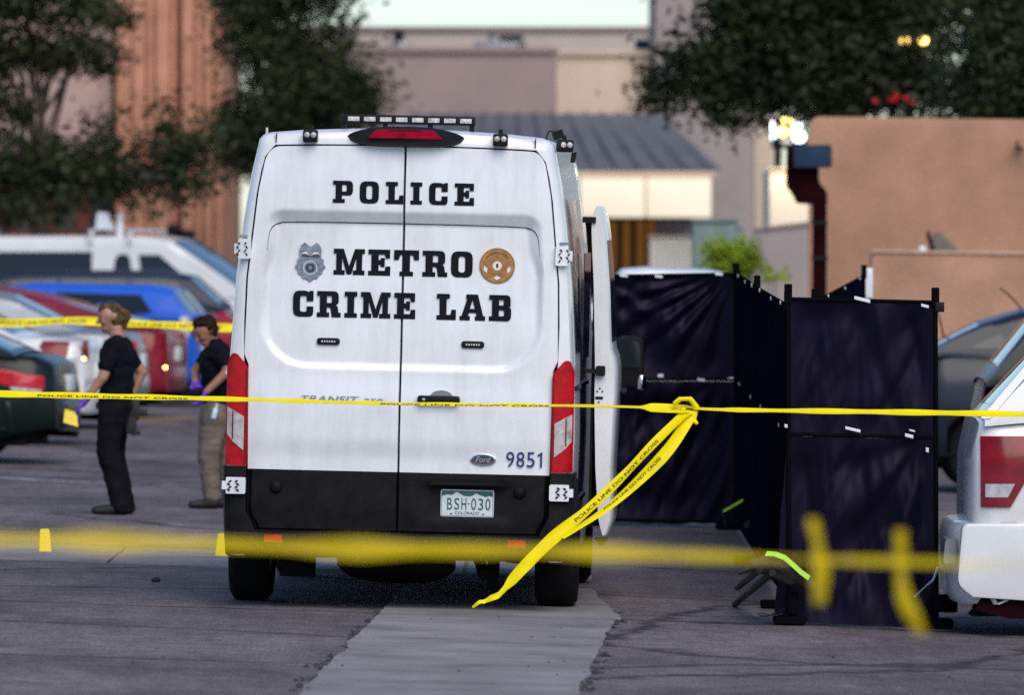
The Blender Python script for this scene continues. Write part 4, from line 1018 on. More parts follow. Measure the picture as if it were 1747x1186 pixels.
# axle, differential, spare, exhaust, hitch
MB().cyl((-.75, 1.02, WR), (.75, 1.02, WR), .05).build('rear_axle', M['gap'], van)
MB().lathe([(0, -.2), (.10, -.17), (.15, -.05), (.15, .06), (.08, .17), (0, .2)], (0, 1.02, WR - .02), (0, 1, 0), 20).build('differential', M['gap'], van)
MB().lathe([(.0, -.1), (.30, -.1), (.345, -.06), (.345, .05), (.30, .09), (0, .09)], (-.02, .30 + .15, .30), (0, .25, 1), 28).build('spare_wheel', M['rubber'], van)
MB().tube([(.40, 3.0, .30), (.42, 1.2, .28), (.47, .55, .25), (.49, .40, .20)], .035, 10).build('exhaust_pipe', M['gap'], van)
MB().box(.505, .575, .50, .56, .12, .33).build('step_bracket', M['gap'], van, 30)
MB().tube([(.55, .4, .33), (.62, .38, .285), (.70, .37, .28), (.80, .38, .30)], .005, 6).build('hanging_cable', M['gap'], van)
# side details
MB().box(1.0, 1.006, 1.4, 2.7, 1.45, 2.08).build('side_window', M['glass'], van, 30)
for z in (1.30, .62):
    MB().box(hw(z) - .01, hw(z) + .014, .25, 2.7, z - .012, z + .012).build('slide_track', M['black'], van, 30)
mb = MB(); mb.grid([[(.93 + .02, .5, 2.40), (.945, 1.2, 2.40)], [(.985, .5, 2.1), (.985, 1.2, 2.1)], [(1.003, .5, 1.5), (1.003, 1.2, 1.5)]]); mb.build('quarter_panel', M['glass'], van, 30)
# sliding door, slid back along the body
XI = [(.42, 1.15), (.50, 1.125), (.8, 1.10), (1.2, 1.085), (1.44, 1.083), (1.9, 1.065), (2.2, 1.045), (2.30, 1.045), (2.36, 1.075)]
XO = [(.42, 1.175), (.50, 1.205), (.8, 1.195), (1.1, 1.205), (1.25, 1.212), (1.40, 1.212), (1.47, 1.198), (1.52, 1.178), (1.9, 1.158), (2.2, 1.13), (2.30, 1.115), (2.36, 1.085)]
rows = []
for y, k in ((1.25, 0), (1.27, .012), (2.50, .012), (2.52, 0)):
    zz = np.linspace(.42, 2.36, 40)
    rows.append([(lerpf(XO, z) - .012 + k, y, z) for z in zz] + [(lerpf(XI, z), y, z) for z in reversed(zz)])
mb = MB(); mb.grid(rows, True); n_ = len(rows[0])
mb.f.append(tuple(range(n_))); mb.f.append(tuple(range(3 * n_, 4 * n_)))
# caps as strips to stay clean
mb.f = mb.f[:-2]
for r_ in (0, 3):
    for i in range(39):
        mb.f.append((r_ * n_ + i, r_ * n_ + i + 1, r_ * n_ + n_ - 2 - i, r_ * n_ + n_ - 1 - i))
sd = mb.build('sliding_door', M['white'], van, 40)
MB().box(1.062, 1.078, 1.30, 2.48, .55, 2.15).build('inner_trim', M['trim'], sd, 30)
mb = MB(); mb.grid([[(lerpf(XO, z) + .003, y, z) for z in np.linspace(1.56, 2.16, 8)] for y in (1.38, 2.42)]); mb.build('window', M['glass'], sd, 40)
MB().prism(rpoly([(1.09, 1.36, .012), (1.145, 1.36, .012), (1.145, 1.42, .012), (1.09, 1.42, .012)]), lambda a, b, d: (a, d, b), 1.205, 1.255).build('latch', M['black'], sd, 30)
MB().box(1.03, 1.10, 1.21, 1.26, 1.375, 1.40).build('roller_arm', M['black'], sd, 30)
for dx, dz in ((1.115, 1.285), (1.10, 1.268), (1.13, 1.268), (1.11, 1.205)):
    MB().cyl((dx, 1.2475, dz), (dx, 1.26, dz), .006, .006, 8).build('screw_hole', M['seam'], sd)
MB().box(1.09, 1.135, 1.246, 1.26, 1.222, 1.238).build('slot', M['seam'], sd)
MB().prism([(1.10, .40), (1.18, .40), (1.165, .375), (1.14, .352)], lambda a, b, d: (a, d, b), 1.26, 1.5).build('lower_guide', M['trim'], sd, 30)
MB().box(.99, 1.07, 1.23, 1.27, 2.26, 2.295).build('upper_roller', M['black'], sd, 30)
MB().prism(rpoly([(-.10, -.02, .018), (.10, -.02, .018), (.10, .02, .018), (-.10, .02, .018)]), lambda a, b, d: (d, 2.30 + a, 1.25 + b), 1.20, 1.25).build('door_handle', M['black'], sd, 40)
# wing mirrors
for s_ in (-1, 1):
    mr = MB().prism(rpoly([(1.10, 1.24, .05), (1.305, 1.24, .05), (1.295, 1.56, .06), (1.12, 1.56, .06)]), lambda a, b, d: (s_ * a, d, b), 4.50, 4.62).build('wing_mirror', M['trim'], van, 40, bevel=.02)
    MB().prism(rpoly([(1.125, 1.36, .03), (1.285, 1.36, .03), (1.275, 1.53, .04), (1.14, 1.53, .04)]), lambda a, b, d: (s_ * a, d, b), 4.494, 4.499).build('mirror_glass', M['glass'], mr, None)
    MB().lathe([(0, -.05), (.025, -.04), (.032, 0), (.02, .045), (0, .05)], (s_ * 1.29, 4.51, 1.27), (0, 0, 1), 12).build('mirror_indicator', M['chrome'], mr)
    MB().box(min(s_ * .95, s_ * 1.15), max(s_ * .95, s_ * 1.15), 4.54, 4.60, 1.30, 1.36).build('mirror_arm', M['trim'], mr, 30)
MB().grid([[(-.80, 4.47, 2.58), (.80, 4.47, 2.58)], [(-.86, 5.17, 1.73), (.86, 5.17, 1.73)]]).build('windscreen', M['glass'], van, None)
for s_ in (-1, 1):
    MB().prism(rpoly([(s_ * .62, .85), (s_ * .88, .85), (s_ * .9, 1.12), (s_ * .7, 1.05)]), lambda a, b, d: (a, d, b), 5.86, 5.97).build('headlight', M['clear'], van, 30)
# ================================================================== CARS
def make_car(name, label, loc, yaw, P, cat='car', group=None):
    """local frame: +x to the nose, z up; P holds the shape numbers"""
    t = thing(name, label, cat, loc, (0, 0, yaw), group)
    Lh, W = P['L'] / 2, P['W'] / 2
    xw = P.get('wheels', (-Lh + .95, Lh - .85)); rw = P.get('rw', .33)
    top = P['top']                                          # (x, z) of the shoulder line, tail to nose
    zb0 = P.get('sill', .22)
    def zt(x): return lerpf(top, x)
    def zbot(x):
        z = zb0 + .10 * sstep(Lh - .6, Lh, abs(x)) * P.get('tuck', 1.0)
        for w in xw:
            q = rw * 1.16; d = abs(x - w)
            if d < q: z = max(z, rw + math.sqrt(q * q - d * d) * .98)
        return z
    rk = P.get('corner', .30)
    def hwx(x):
        e = max(0.0, (abs(x) - (Lh - rk)) / rk)
        return W * (1 - P.get('taper', .16) * e ** 2.4)
    def hwz(x, z):
        a, b = zb0, zt(x); u = max(0, min(1, (z - a) / max(.05, b - a)))
        return hwx(x) * (.955 + .045 * math.sin(PI * min(1, u * 1.15)) - .05 * sstep(.78, 1.0, u))
    xsx = np.unique(np.concatenate([np.linspace(-Lh, Lh, 44), np.linspace(-Lh, -Lh + .3, 8), np.linspace(Lh - .3, Lh, 8)] + [np.linspace(w - rw * 1.2, w + rw * 1.2, 22) for w in xw]))
    rows = []
    for x in xsx:
        a, b = zbot(x), zt(x); ring = []
        us = (0, .05, .18, .34, .5, .66, .8, .9, .96)
        for u in us: z = a + (b - a) * u; ring.append((x, hwz(x, z) * (.97 if u == 0 else 1), z))
        ring += [(x, hwx(x) * .86, b + .004), (x, hwx(x) * .5, b + .018), (x, 0, b + .022)]
        rows.append(ring + [(p[0], -p[1], p[2]) for p in reversed(ring[:-1])])
    mb = MB(); mb.grid(rows); n = len(rows[0])
    for r_ in (0, len(rows) - 1):
        for i in range(n // 2):
            mb.f.append((r_ * n + i, r_ * n + i + 1, r_ * n + n - 2 - i, r_ * n + n - 1 - i) if i < n // 2 - 1 else (r_ * n + i, r_ * n + i + 1, r_ * n + n - 1 - i))
    body = mb.build('body', P['paint'], t, 42)
    MB().box(-Lh + .3, Lh - .3, -W * .8, W * .8, zb0 - .06, zb0 + .35).build('underbody', M['gap'], t, 30)
    # cabin
    cab = P['cab']                                          # (x, z) roof line, tail to nose
    x0, x1 = cab[0][0], cab[-1][0]
    wr = P.get('roofw', .76)
    def zr(x): return lerpf(cab, x)
    def cy(x, z):
        b = zt(x); r = P['roof']; u = max(0, min(1, (z - b) / max(.05, r - b)))
        return W * ((.93) + (wr - .93) * u ** 1.15)
    xs2 = np.unique(np.concatenate([np.linspace(x0, x1, 46)] + [[c[0]] for c in cab])); rows = []
    for x in xs2:
        b = zt(x) - .02; r = max(zr(x), b + .001); ring = []
        for u in (0, .2, .4, .6, .8, .93):
            z = b + (r - b) * u; ring.append((x, cy(x, z), z))
        e = cy(x, r)
        ring += [(x, e * .955, r), (x, e * .6, r + .022), (x, 0, r + .03)]
        rows.append(ring + [(p[0], -p[1], p[2]) for p in reversed(ring[:-1])])
    mb = MB(); mb.grid(rows); cabin = mb.build('cabin', P['paint'], t, 42)
    def side_glass(poly, s_, m='glass', nm='side_window'):
        vs, fs = fill2d([rpoly(poly)])
        MB().add([(v[0], s_ * (cy(v[0], v[1]) + .006), v[1]) for v in vs], fs).build(nm, M[m], t, None)
    for s_ in (-1, 1):
        for g in P['glass']: side_glass(g, s_)
    def slope_glass(nm, xa, xb, m='glass'):
        rws = []
        for x in np.linspace(xa, xb, 7):
            r = zr(x); e = cy(x, r) * .86
            rws.append([(x, e * k, r + .009 + .026 * (1 - abs(k) ** 2)) for k in np.linspace(-1, 1, 9)])
        MB().grid(rws).build(nm, M[m], t, 60)
    slope_glass('rear_window', *P['rglass'], m=P.get('rgm', 'glass')); slope_glass('windscreen', *P['wglass'], m=P.get('wgm', 'glassb'))
    # lamps
    def lamp(nm, poly, s_, m, par, off=.007):
        vs, fs = fill2d([rpoly(poly)])
        bm = bmesh.new(); vv = [bm.verts.new((v[0], 0, v[1])) for v in vs]
        for f in fs: bm.faces.new([vv[i] for i in f])
        bmesh.ops.subdivide_edges(bm, edges=bm.edges, cuts=4, use_grid_fill=True)
        for v in bm.verts: v.co.y = s_ * (hwz(v.co.x, v.co.z) + off)
        bmesh.ops.recalc_face_normals(bm, faces=bm.faces)
        me = bpy.data.meshes.new(nm); bm.to_mesh(me); bm.free(); return link(nm, me, par, m, 60)
    for s_ in (-1, 1):
        tl = None
        for k, (poly, mm) in enumerate(P['tail']):
            o = lamp('tail_light' if k == 0 else 'lamp_lens', [(-Lh + a, b) for a, b in poly], s_, M[mm], tl or t, P.get('loff', .007) + .003 * k)
            tl = tl or o
            if k == 0 and not P.get('nowrap'):                                       # wrap round onto the rear face
                z0, z1 = min(b for a, b in poly), max(b for a, b in poly); e = hwx(-Lh)
                MB().box(-Lh - .008, -Lh + .02, min(s_ * e * .66, s_ * e * .985), max(s_ * e * .66, s_ * e * .985), z0, z1).build('rear_lens', M[mm], tl, 30, bevel=.006)
        e = hwx(Lh)
        hz = zt(Lh - .25)
        lamp('headlight', [(Lh - .42, hz - .17), (Lh - .02, hz - .24), (Lh - .02, hz - .10), (Lh - .30, hz - .05)], s_, M['clear'], t)
        MB().box(P.get('mirx', .55) - .05, P.get('mirx', .55) + .05, min(s_ * W * .92, s_ * (W + .16)), max(s_ * W * .92, s_ * (W + .16)), zt(.5) + .02, zt(.5) + .14).build('mirror', P['paint'], t, 30, bevel=.03)
        for hx_ in P.get('handles', ()):
            MB().box(hx_ - .08, hx_ + .08, s_ * (hwz(hx_, zt(hx_) - .13)) - .02, s_ * (hwz(hx_, zt(hx_) - .13)) + .02, zt(hx_) - .15, zt(hx_) - .115).build('door_handle', P.get('hmat', P['paint']), t, 30, bevel=.006)
        for sx in P.get('seams', ()):
            pts = [(sx, s_ * (hwz(sx, z) + .002), z) for z in np.linspace(zb0 + .12, zt(sx) - .01, 8)]
            MB().tube(pts, .004, 4).build('door_seam', M['seam'], t)
        for w in xw:
            e2 = bpy.data.objects.new('wheel', None); COL.objects.link(e2); e2.parent = t; e2.empty_display_size = .1
            e2.location = (w, s_ * (W - .115), rw)
            MB().lathe([(rw * .64, -.10), (rw * .88, -.11), (rw * .98, -.08), (rw, -.05), (rw, .05), (rw * .98, .08), (rw * .88, .11), (rw * .64, .10), (rw * .64, -.10)], (0, 0, 0), (0, s_, 0), 30).build('tyre', M['rubber'], e2, 40)
            rm = MB().lathe([(0, .07), (.05, .075), (.06, .05), (rw * .2, .045), (rw * .55, .04), (rw * .60, .09), (rw * .645, .095), (rw * .645, -.08), (0, -.08)], (0, 0, 0), (0, s_, 0), 26).build('rim', M['gap'], e2, 40)
            for k in range(5):
                a = 2 * PI * k / 5 + .3
                u = Vector((math.cos(a), 0, math.sin(a))); v = Vector((-math.sin(a), 0, math.cos(a)))
                MB().obox(u * rw * .35 + Vector((0, s_ * .072, 0)), u * rw * .27, Vector((0, .015, 0)), v * .032).build('spoke', M['rim'], e2, 30)
    # bumpers
    def bumper(sgn, nm):
        bz0, bz1 = P.get('bz', (.30, .58)); rws = []; out = P.get('bout', .05)
        for k in np.linspace(-1, 1, 19):
            e = abs(k); y = k * (W * 1.0 + .012); xx = Lh + out - (rk + .10) * e ** 5 * .9
            dep = .10
            rws.append([(sgn * (xx - dep), y, bz0 + .03), (sgn * (xx - .03), y, bz0), (sgn * xx, y, bz0 + .05), (sgn * (xx + .0), y, bz1 - .06), (sgn * (xx - .02), y, bz1 - .012), (sgn * (xx - .05), y, bz1), (sgn * (xx - dep - .04), y, bz1)])
        # returns along the flanks
        return MB().grid(rws).build(nm, P.get('bmat', P['paint']), t, 50)
    bumper(-1, 'rear_bumper'); bumper(1, 'front_bumper')
    if not P.get('noplate'): MB().box(-Lh - P.get('bout', .05) * .6 - .012, -Lh + .02, -.15, .15, P.get('pz', .72) - .075, P.get('pz', .72) + .075).build('license_plate', M['plate'], t, 30, bevel=.005)
    MB().tube([(-Lh + .5, -.45, .26), (-Lh - .02, -.47, .24)], .03, 10).build('exhaust_pipe', M['gap'], t)
    return t, dict(zt=zt, hwz=hwz, cy=cy, zr=zr, W=W, Lh=Lh, lamp=lamp, side=side_glass)

def paint(nm, c, rough=.3, metal=0.0): return mat(nm, c, rough, metal=metal, var=.06, scale=2, coat=.10, spec=.25)
def sedan(pt, L=4.7, W=1.80, roof=1.44, tail=None, **kw):
    h = L / 2
    P = dict(L=L, W=W, paint=pt, roof=roof,
        top=[(-h, .86), (-h + .08, 1.00), (-h + .5, 1.05), (-h + 1.2, 1.02), (0, .95), (h - 1.6, .93), (h - 1.2, .92), (h - .3, .78), (h, .62)],
        cab=[(-h + .62, 1.04), (-h + 1.35, roof - .06), (-h + 1.7, roof), (.15, roof + .01), (.55, roof - .05), (h - 1.15, .93)],
        glass=[[(-h + 1.25, 1.07), (-h + 1.62, 1.36), (-.38, roof - .06), (-.40, .99)], [(-.32, .99), (-.30, roof - .06), (.42, roof - .10), (h - 1.5, .98)], ],
        rglass=(-h + .72, -h + 1.32), wglass=(.62, h - 1.25), handles=(-.55, .45), seams=(-.36, -h + 1.35, h - 1.55),
        tail=tail or [([(.0, .72), (.0, .94), (.30, .93), (.36, .80)], 'red'), ([(.02, .735), (.02, .79), (.25, .80), (.25, .76)], 'clear')])
    P.update(kw); return P
def suv(pt, L=4.6, W=1.84, roof=1.75, tail=None, **kw):
    h = L / 2
    P = dict(L=L, W=W, paint=pt, roof=roof, rw=.37, sill=.30,
        top=[(-h, .98), (-h + .05, 1.10), (-h + .4, 1.16), (0, 1.12), (h - 1.4, 1.10), (h - .3, .98), (h, .78)],
        cab=[(-h + .06, 1.12), (-h + .52, roof - .06), (-h + .8, roof), (.4, roof), (.75, roof - .05), (h - 1.2, 1.12)],
        glass=[[(-h + .45, 1.2), (-h + .68, roof - .12), (-h + 1.25, roof - .10), (-h + 1.2, 1.18)], [(-h + 1.32, 1.18), (-h + 1.36, roof - .10), (-.15, roof - .09), (-.15, 1.16)], [(-.07, 1.16), (-.07, roof - .09), (.6, roof - .12), (h - 1.55, 1.16)]],
        rglass=(-h + .12, -h + .48), wglass=(.8, h - 1.28), handles=(-.35, .6), seams=(-.11, -h + 1.3, h - 1.5), bz=(.34, .66), pz=.85,
        tail=tail or [([(0, .78), (0, 1.06), (.16, 1.06), (.12, .78)], 'red')])
    P.update(kw); return P

# ---- right hand row, tails to the left
h = 2.3
wj = suv(M['white2'], L=4.6, W=1.85, roof=1.80, corner=.16, taper=.10,
    top=[(-h, 1.02), (-h + .02, 1.21), (-h + .3, 1.235), (0, 1.20), (h - 1.4, 1.14), (h - .3, 1.0), (h, .8)],
    cab=[(-h + .07, 1.225), (-h + .57, 1.76), (-h + .85, 1.80), (.4, 1.80), (.75, 1.75), (h - 1.2, 1.16)],
    glass=[[(-h + .62, 1.30), (-h + .86, 1.64), (-h + 1.35, 1.67), (-h + 1.32, 1.27)], [(-h + 1.42, 1.27), (-h + 1.45, 1.68), (-.15, 1.69), (-.15, 1.25)], [(-.07, 1.25), (-.07, 1.69), (.6, 1.66), (h - 1.55, 1.24)]],
    tail=[([(.045, .745), (.045, 1.14), (.41, 1.14), (.37, 1.02), (.21, .745)], 'redd'), ([(.07, .80), (.07, .875), (.235, .875), (.195, .80)], 'clear')], loff=.016, nowrap=True, noplate=True,
    bz=(.20, .655), bout=.12, tuck=.5, rgm='glassb')
xr = gx(1660, 47.6)
suvw, fn = make_car('white_suv', 'white sport utility vehicle, only its rear corner showing at the right edge', (xr + h, 47.6 + .925, gz(xr + 1.0)), 0, wj, 'suv')
# bumper side return, side moulding, hitch wiring
MB().prism(rpoly([(-h - .09, .31, .05), (-h + .0, .24), (-h + .62, .20), (-h + .62, .60, .02), (-h + .58, .655), (-h - .06, .655, .04)]), lambda a, b, d: (a, d, b), -.925 - .030, -.925 + .10).build('bumper_side', M['white2'], suvw, 40, bevel=.018)
MB().prism(rpoly([(-h + .01, .17), (-h + .2, .12), (-h + 1.0, .12), (-h + 1.0, .21), (-h + .05, .235)]), lambda a, b, d: (a, d, b), -.91, -.60).build('lower_valance', mat('dark_maroon_plastic', (.016, .004, .006), .8, spec=0), suvw, 40)
MB().prism(rpoly([(-h - .0, .0), (-h + .06, .06), (-h + .16, .06), (-h + .22, .0)]), lambda a, b, d: (a, d, .13 + b), -.85, -.4).build('tail_pipe', M['gap'], suvw, 40)
MB().prism(rpoly([(-h - .155, .42, .02), (-h - .08, .42), (-h - .08, .56), (-h - .14, .56, .02)]), lambda a, b, d: (a, d, b), -.70, -.3).build('bumper_end_cap', M['grey'], suvw, 40)
mb = MB(); mb.grid([[(-h + .045 + .46 * k, -.925 * .93 + .12 * k - .006, 1.24 + .53 * k), (-h + .10 + .46 * k, -.925 * .93 + .115 * k - .008, 1.24 + .53 * k)] for k in np.linspace(0, 1, 6)]); mb.build('hatch_edge', M['white2'], suvw, 40)

xb = gx(1676, 62)
bs, _ = make_car('black_suv', 'black sport utility vehicle just behind the white one at the right edge', (xb + 2.3, 62.9, gz(xb + 1)), 0,
    suv(paint('car_black', (.006, .006, .009)), tail=[([(0.02, .94), (0.02, 1.12), (.22, 1.12), (.17, .94)], 'redd')], roof=1.78, nowrap=True,
        top=[(-2.3, 1.0), (-2.28, 1.20), (-2.0, 1.23), (0, 1.18), (.9, 1.14), (2.0, 1.0), (2.3, .8)], cab=[(-2.27, 1.21), (-1.84, 1.74), (-1.5, 1.78), (.4, 1.78), (.75, 1.73), (1.1, 1.14)]), 'suv')
xb = gx(1555, 75.1); h = 2.3
dsd, fn = make_car('dark_hatchback', 'glossy dark blue hatchback beyond the front screen with thin aerials', (xb + h, 76, gz(xb + .8)), 0,
    suv(mat('car_midnight', (.010, .014, .024), .3, var=.05, scale=2, coat=.12, spec=.3), L=4.6, roof=1.66, nowrap=True, rw=.35, wheels=(-h + .66, h - .85),
        top=[(-h, 1.0), (-h + .05, 1.19), (-h + .3, 1.24), (0, 1.18), (h - 1.4, 1.10), (h - .3, .95), (h, .75)],
        cab=[(-h + .06, 1.22), (-h + .23, 1.30), (-h + .44, 1.41), (-h + .645, 1.50), (-h + .99, 1.60), (-h + 1.5, 1.66), (.3, 1.66), (.7, 1.58), (1.2, 1.12)],
        glass=[[(-h + .50, 1.29), (-h + .66, 1.37), (-h + .80, 1.42), (-h + .86, 1.29)], [(-h + .92, 1.28), (-h + .90, 1.44), (-h + 1.4, 1.54), (-.15, 1.57), (-.15, 1.25)], [(-.07, 1.25), (-.07, 1.57), (.6, 1.52), (h - 1.55, 1.18)]],
        rglass=(-h + .1, -h + .6), tail=[([(.04, .86), (.04, 1.04), (.14, 1.05), (.18, .9)], 'redd')]))
MB().tube([(-1.96, .2, 1.36), (-1.985, .2, 1.50), (-2.03, .2, 1.64)], .008, 6).build('aerial', M['black'], dsd)
MB().tube([(-1.28, -.2, 1.62), (-1.36, -.2, 1.72), (-1.48, -.2, 1.82)], .008, 6).build('aerial', M['black'], dsd)

# ---- left hand rows
def place(px, D, L, gap=0.0):   # rear end at px, nose to the left
    x = gx(px, D); return x
def leftcar(name, label, px, D, P, yaw=0.0, cat='car'):
    x = gx(px, D); h = P['L'] / 2; a = PI - yaw
    cx = x - h * math.cos(yaw) - .0; cy_ = D + P['W'] / 2 + h * math.sin(yaw)
    return make_car(name, label, (cx, cy_, gz(cx + 1.5)), a, P, cat)
gs, _ = leftcar('green_sedan', 'very dark green sedan nearest on the left, red tail lamp by the officer', 108, 77, sedan(paint('car_green', (.004, .009, .008)), L=4.8, roof=1.46, corner=.42, taper=.2, rgm='glassb',
        top=[(-2.4, .70), (-2.36, .88), (-2.2, .96), (-1.6, 1.00), (-1.2, 1.0), (0, .95), (1.1, .92), (2.1, .78), (2.4, .62)],
        cab=[(-2.05, .98), (-1.25, 1.33), (-.8, 1.42), (.15, 1.44), (.55, 1.38), (1.25, .93)], rglass=(-1.98, -1.3),
        glass=[[(-1.15, 1.1), (-.85, 1.38), (-.38, 1.4), (-.40, .99)], [(-.32, .99), (-.30, 1.4), (.42, 1.36), (.9, .98)]],
        tail=[([(.10, .67), (.10, .79), (.50, .86), (.66, .82), (.45, .71)], 'red'), ([(.12, .64), (.12, .67), (.40, .70), (.38, .66)], 'clear')], nowrap=True), .10)
ws, _ = leftcar('white_sedan', 'white sedan with red and clear tail lamp behind the dark green car', 158, 84, sedan(M['white2'], L=4.6, corner=.34,
        tail=[([(.16, .86), (.14, 1.02), (.40, 1.03), (.44, .97), (.34, .84)], 'redd'), ([(.05, .70), (.05, .86), (.16, .86), (.30, .82), (.30, .70)], 'clear')]), .12)
ss, _ = leftcar('silver_sedan', 'silver grey sedan behind the officer in the left row', 236, 91, sedan(paint('car_silver', (.26, .28, .31), .3, .5), L=4.8, roof=1.47, rgm='glassb'), .05)
rs_, _ = leftcar('maroon_hatchback', 'maroon hatchback with a red tail lamp right of the officer', 296, 97, sedan(paint('car_maroon', (.20, .012, .03)), L=4.4, roof=1.50, corner=.3,
        cab=[(-2.1, 1.03), (-1.36, 1.21), (-.8, 1.36), (-.3, 1.46), (.2, 1.48), (.6, 1.42), (1.1, .93)], rglass=(-2.0, -1.0), rgm='glassb', glass=[[(-1.1, 1.06), (-.8, 1.27), (-.36, 1.37), (-.38, .99)], [(-.3, .99), (-.3, 1.38), (.42, 1.36), (.8, .98)]],
        tail=[([(.03, .60), (.03, .98), (.34, .98), (.42, .84), (.36, .60)], 'redd')]), .12)
MB().box(-2.2 - .03, -2.2 + .05, -.80, -.58, .92, 1.14).build('sticker_panel', M['printw'], rs_, 30)
bh, _ = leftcar('blue_hatchback', 'bright blue hatchback between the two officers', 343, 104, sedan(paint('car_blue', (.012, .10, .55)), L=4.2, roof=1.46, corner=.3,
        top=[(-2.1, .9), (-2.05, 1.05), (-1.6, 1.10), (0, 1.0), (.6, .98), (1.8, .8), (2.1, .62)],
        cab=[(-2.06, 1.07), (-1.80, 1.40), (-1.5, 1.46), (.0, 1.48), (.45, 1.42), (1.15, .97)], rglass=(-2.02, -1.82),
        glass=[[(-1.58, 1.14), (-1.42, 1.36), (-.38, 1.39), (-.40, 1.06)], [(-.32, 1.06), (-.30, 1.39), (.38, 1.36), (.85, 1.03)]],
        tail=[([(.02, .86), (.02, 1.04), (.18, 1.06), (.22, .92)], 'redd')], rw=.32), .10)
rr, _ = leftcar('red_sedan', 'red sedan mostly hidden behind the van and the man in khaki trousers', 452, 108, sedan(paint('car_red', (.28, .012, .02)), L=4.4, roof=1.36), .06)
ns, _ = leftcar('navy_suv', 'dark navy sport utility vehicle under the white work van', 392, 113, suv(paint('car_navy', (.014, .022, .045)), L=4.7, roof=1.59,
        cab=[(-2.28, 1.14), (-1.85, 1.52), (-1.45, 1.59), (.4, 1.59), (.75, 1.54), (1.15, 1.14)]), .05)

# white work van with a ladder rack, nose to the right
h = 2.75
wv = dict(L=5.5, W=2.0, paint=M['white2'], roof=2.03, rw=.38, sill=.32, corner=.2, wheels=(-1.7, 1.85),
    top=[(-h, 1.0), (-h + .02, 1.22), (-h + .2, 1.25), (1.0, 1.22), (1.5, 1.20), (2.0, 1.18), (2.55, 1.05), (h, .85)],
    cab=[(-h + .03, 1.24), (-h + .10, 1.96), (-h + .3, 2.03), (.6, 2.03), (1.0, 1.97), (2.15, 1.2)], roofw=.86,
    glass=[[(-2.6, 1.34), (-2.6, 1.80), (-1.9, 1.82), (-1.9, 1.34)], [(-1.78, 1.34), (-1.78, 1.82), (-.12, 1.82), (-.12, 1.34)], [(.18, 1.34), (.22, 1.78, .1), (.42, 1.80, .1), (.50, 1.34)], [(.62, 1.34), (.56, 1.78), (.86, 1.78), (1.4, 1.34)]],
    rglass=(-h + .04, -h + .09), wglass=(1.02, 2.08), wgm='glassb', handles=(.3,), seams=(.1, 1.45), tail=[([(0, .9), (0, 1.3), (.07, 1.3), (.07, .9)], 'redd')], bz=(.42, .66), bmat=M['trim'])
x = gx(398, 120)
wvn, _ = make_car('work_van', 'white work van with roof rack and bright windscreen at the far left', (x - h + 1.05, 121.4, gz(x - 2)), -.22, wv, 'van')
for xx in (-2.0, -.12, .45):
    rk_ = MB().box(xx - .03, xx + .03, -.95, .95, 2.11, 2.14).build('rack_bar', M['tag'], wvn, 30)
    for s_ in (-1, 1):
        MB().box(xx - .025, xx + .025, s_ * .92 - .02, s_ * .92 + .02, 1.95, 2.11).build('rack_foot', M['tag'], rk_, 30)
MB().prism([(-.09, 0), (.09, 0), (.06, .10), (.02, .11), (0, .22), (-.06, .24), (-.08, .12)], lambda a, b, d: (-.02 + a, d, 2.14 + b), -.75, -.35).build('rack_clamp', M['tag'], wvn, 30)
MB().cyl((.20, -.6, 2.02), (.21, -.6, 2.26), .05, .04, 10).build('rack_clamp', M['tag'], wvn)
MB().lathe([(0, -.06), (.05, -.04), (.065, 0), (.05, .04), (0, .06)], (.21, -.6, 2.31), (0, 0, 1), 12).build('beacon', M['led'], wvn)
MB().obox((-2.2, -.6, 2.15), (.16, 0, .08), (0, .1, 0), (-.02, 0, .04)).build('rack_box', M['cabinet'], wvn, 30)
MB().box(-2.03, -1.85, -.88, -.85, 1.92, 2.05).build('rack_strap', M['bluebox'], wvn, 30)

# white car behind the screens
x = gx(1160, 82)
wc, _ = make_car('white_car', 'white car whose pale roof shows above the far black screen', (x, 83, gz(x)), PI, sedan(M['white2'], L=4.4, roof=1.86 + .0, W=1.8,
        top=[(-2.2, 1.0), (-2.1, 1.2), (0, 1.25), (1.4, 1.2), (2.2, .9)], cab=[(-1.4, 1.22), (-.62, 1.80), (-.3, 1.87), (.3, 1.89), (.55, 1.87), (1.2, 1.22)],
        glass=[[(-1.0, 1.3), (-.6, 1.7), (-.05, 1.74), (-.05, 1.3)], [(.05, 1.3), (.05, 1.74), (.5, 1.72), (.95, 1.3)]], rglass=(-1.3, -.66), wglass=(.6, 1.12), roofw=.84))

# small amber marker lamps glowing on the parked cars (lit side markers in the photo)
for px, py, D, par in ((143, 612, 83.9, ws), (80, 662, 77.4, gs), (248, 641, 97.0, rs_), (282, 627, 96.9, rs_)):
    p = at(px, py, D)
    o = MB().lathe([(0, -.010), (.010, -.006), (.014, .0), (.010, .006), (0, .010)], (0, 0, 0), (0, 1, 0), 12).build('marker_lamp', M['lampo'], par)
    bpy.context.view_layer.update()
    o.location = par.matrix_world.inverted() @ p
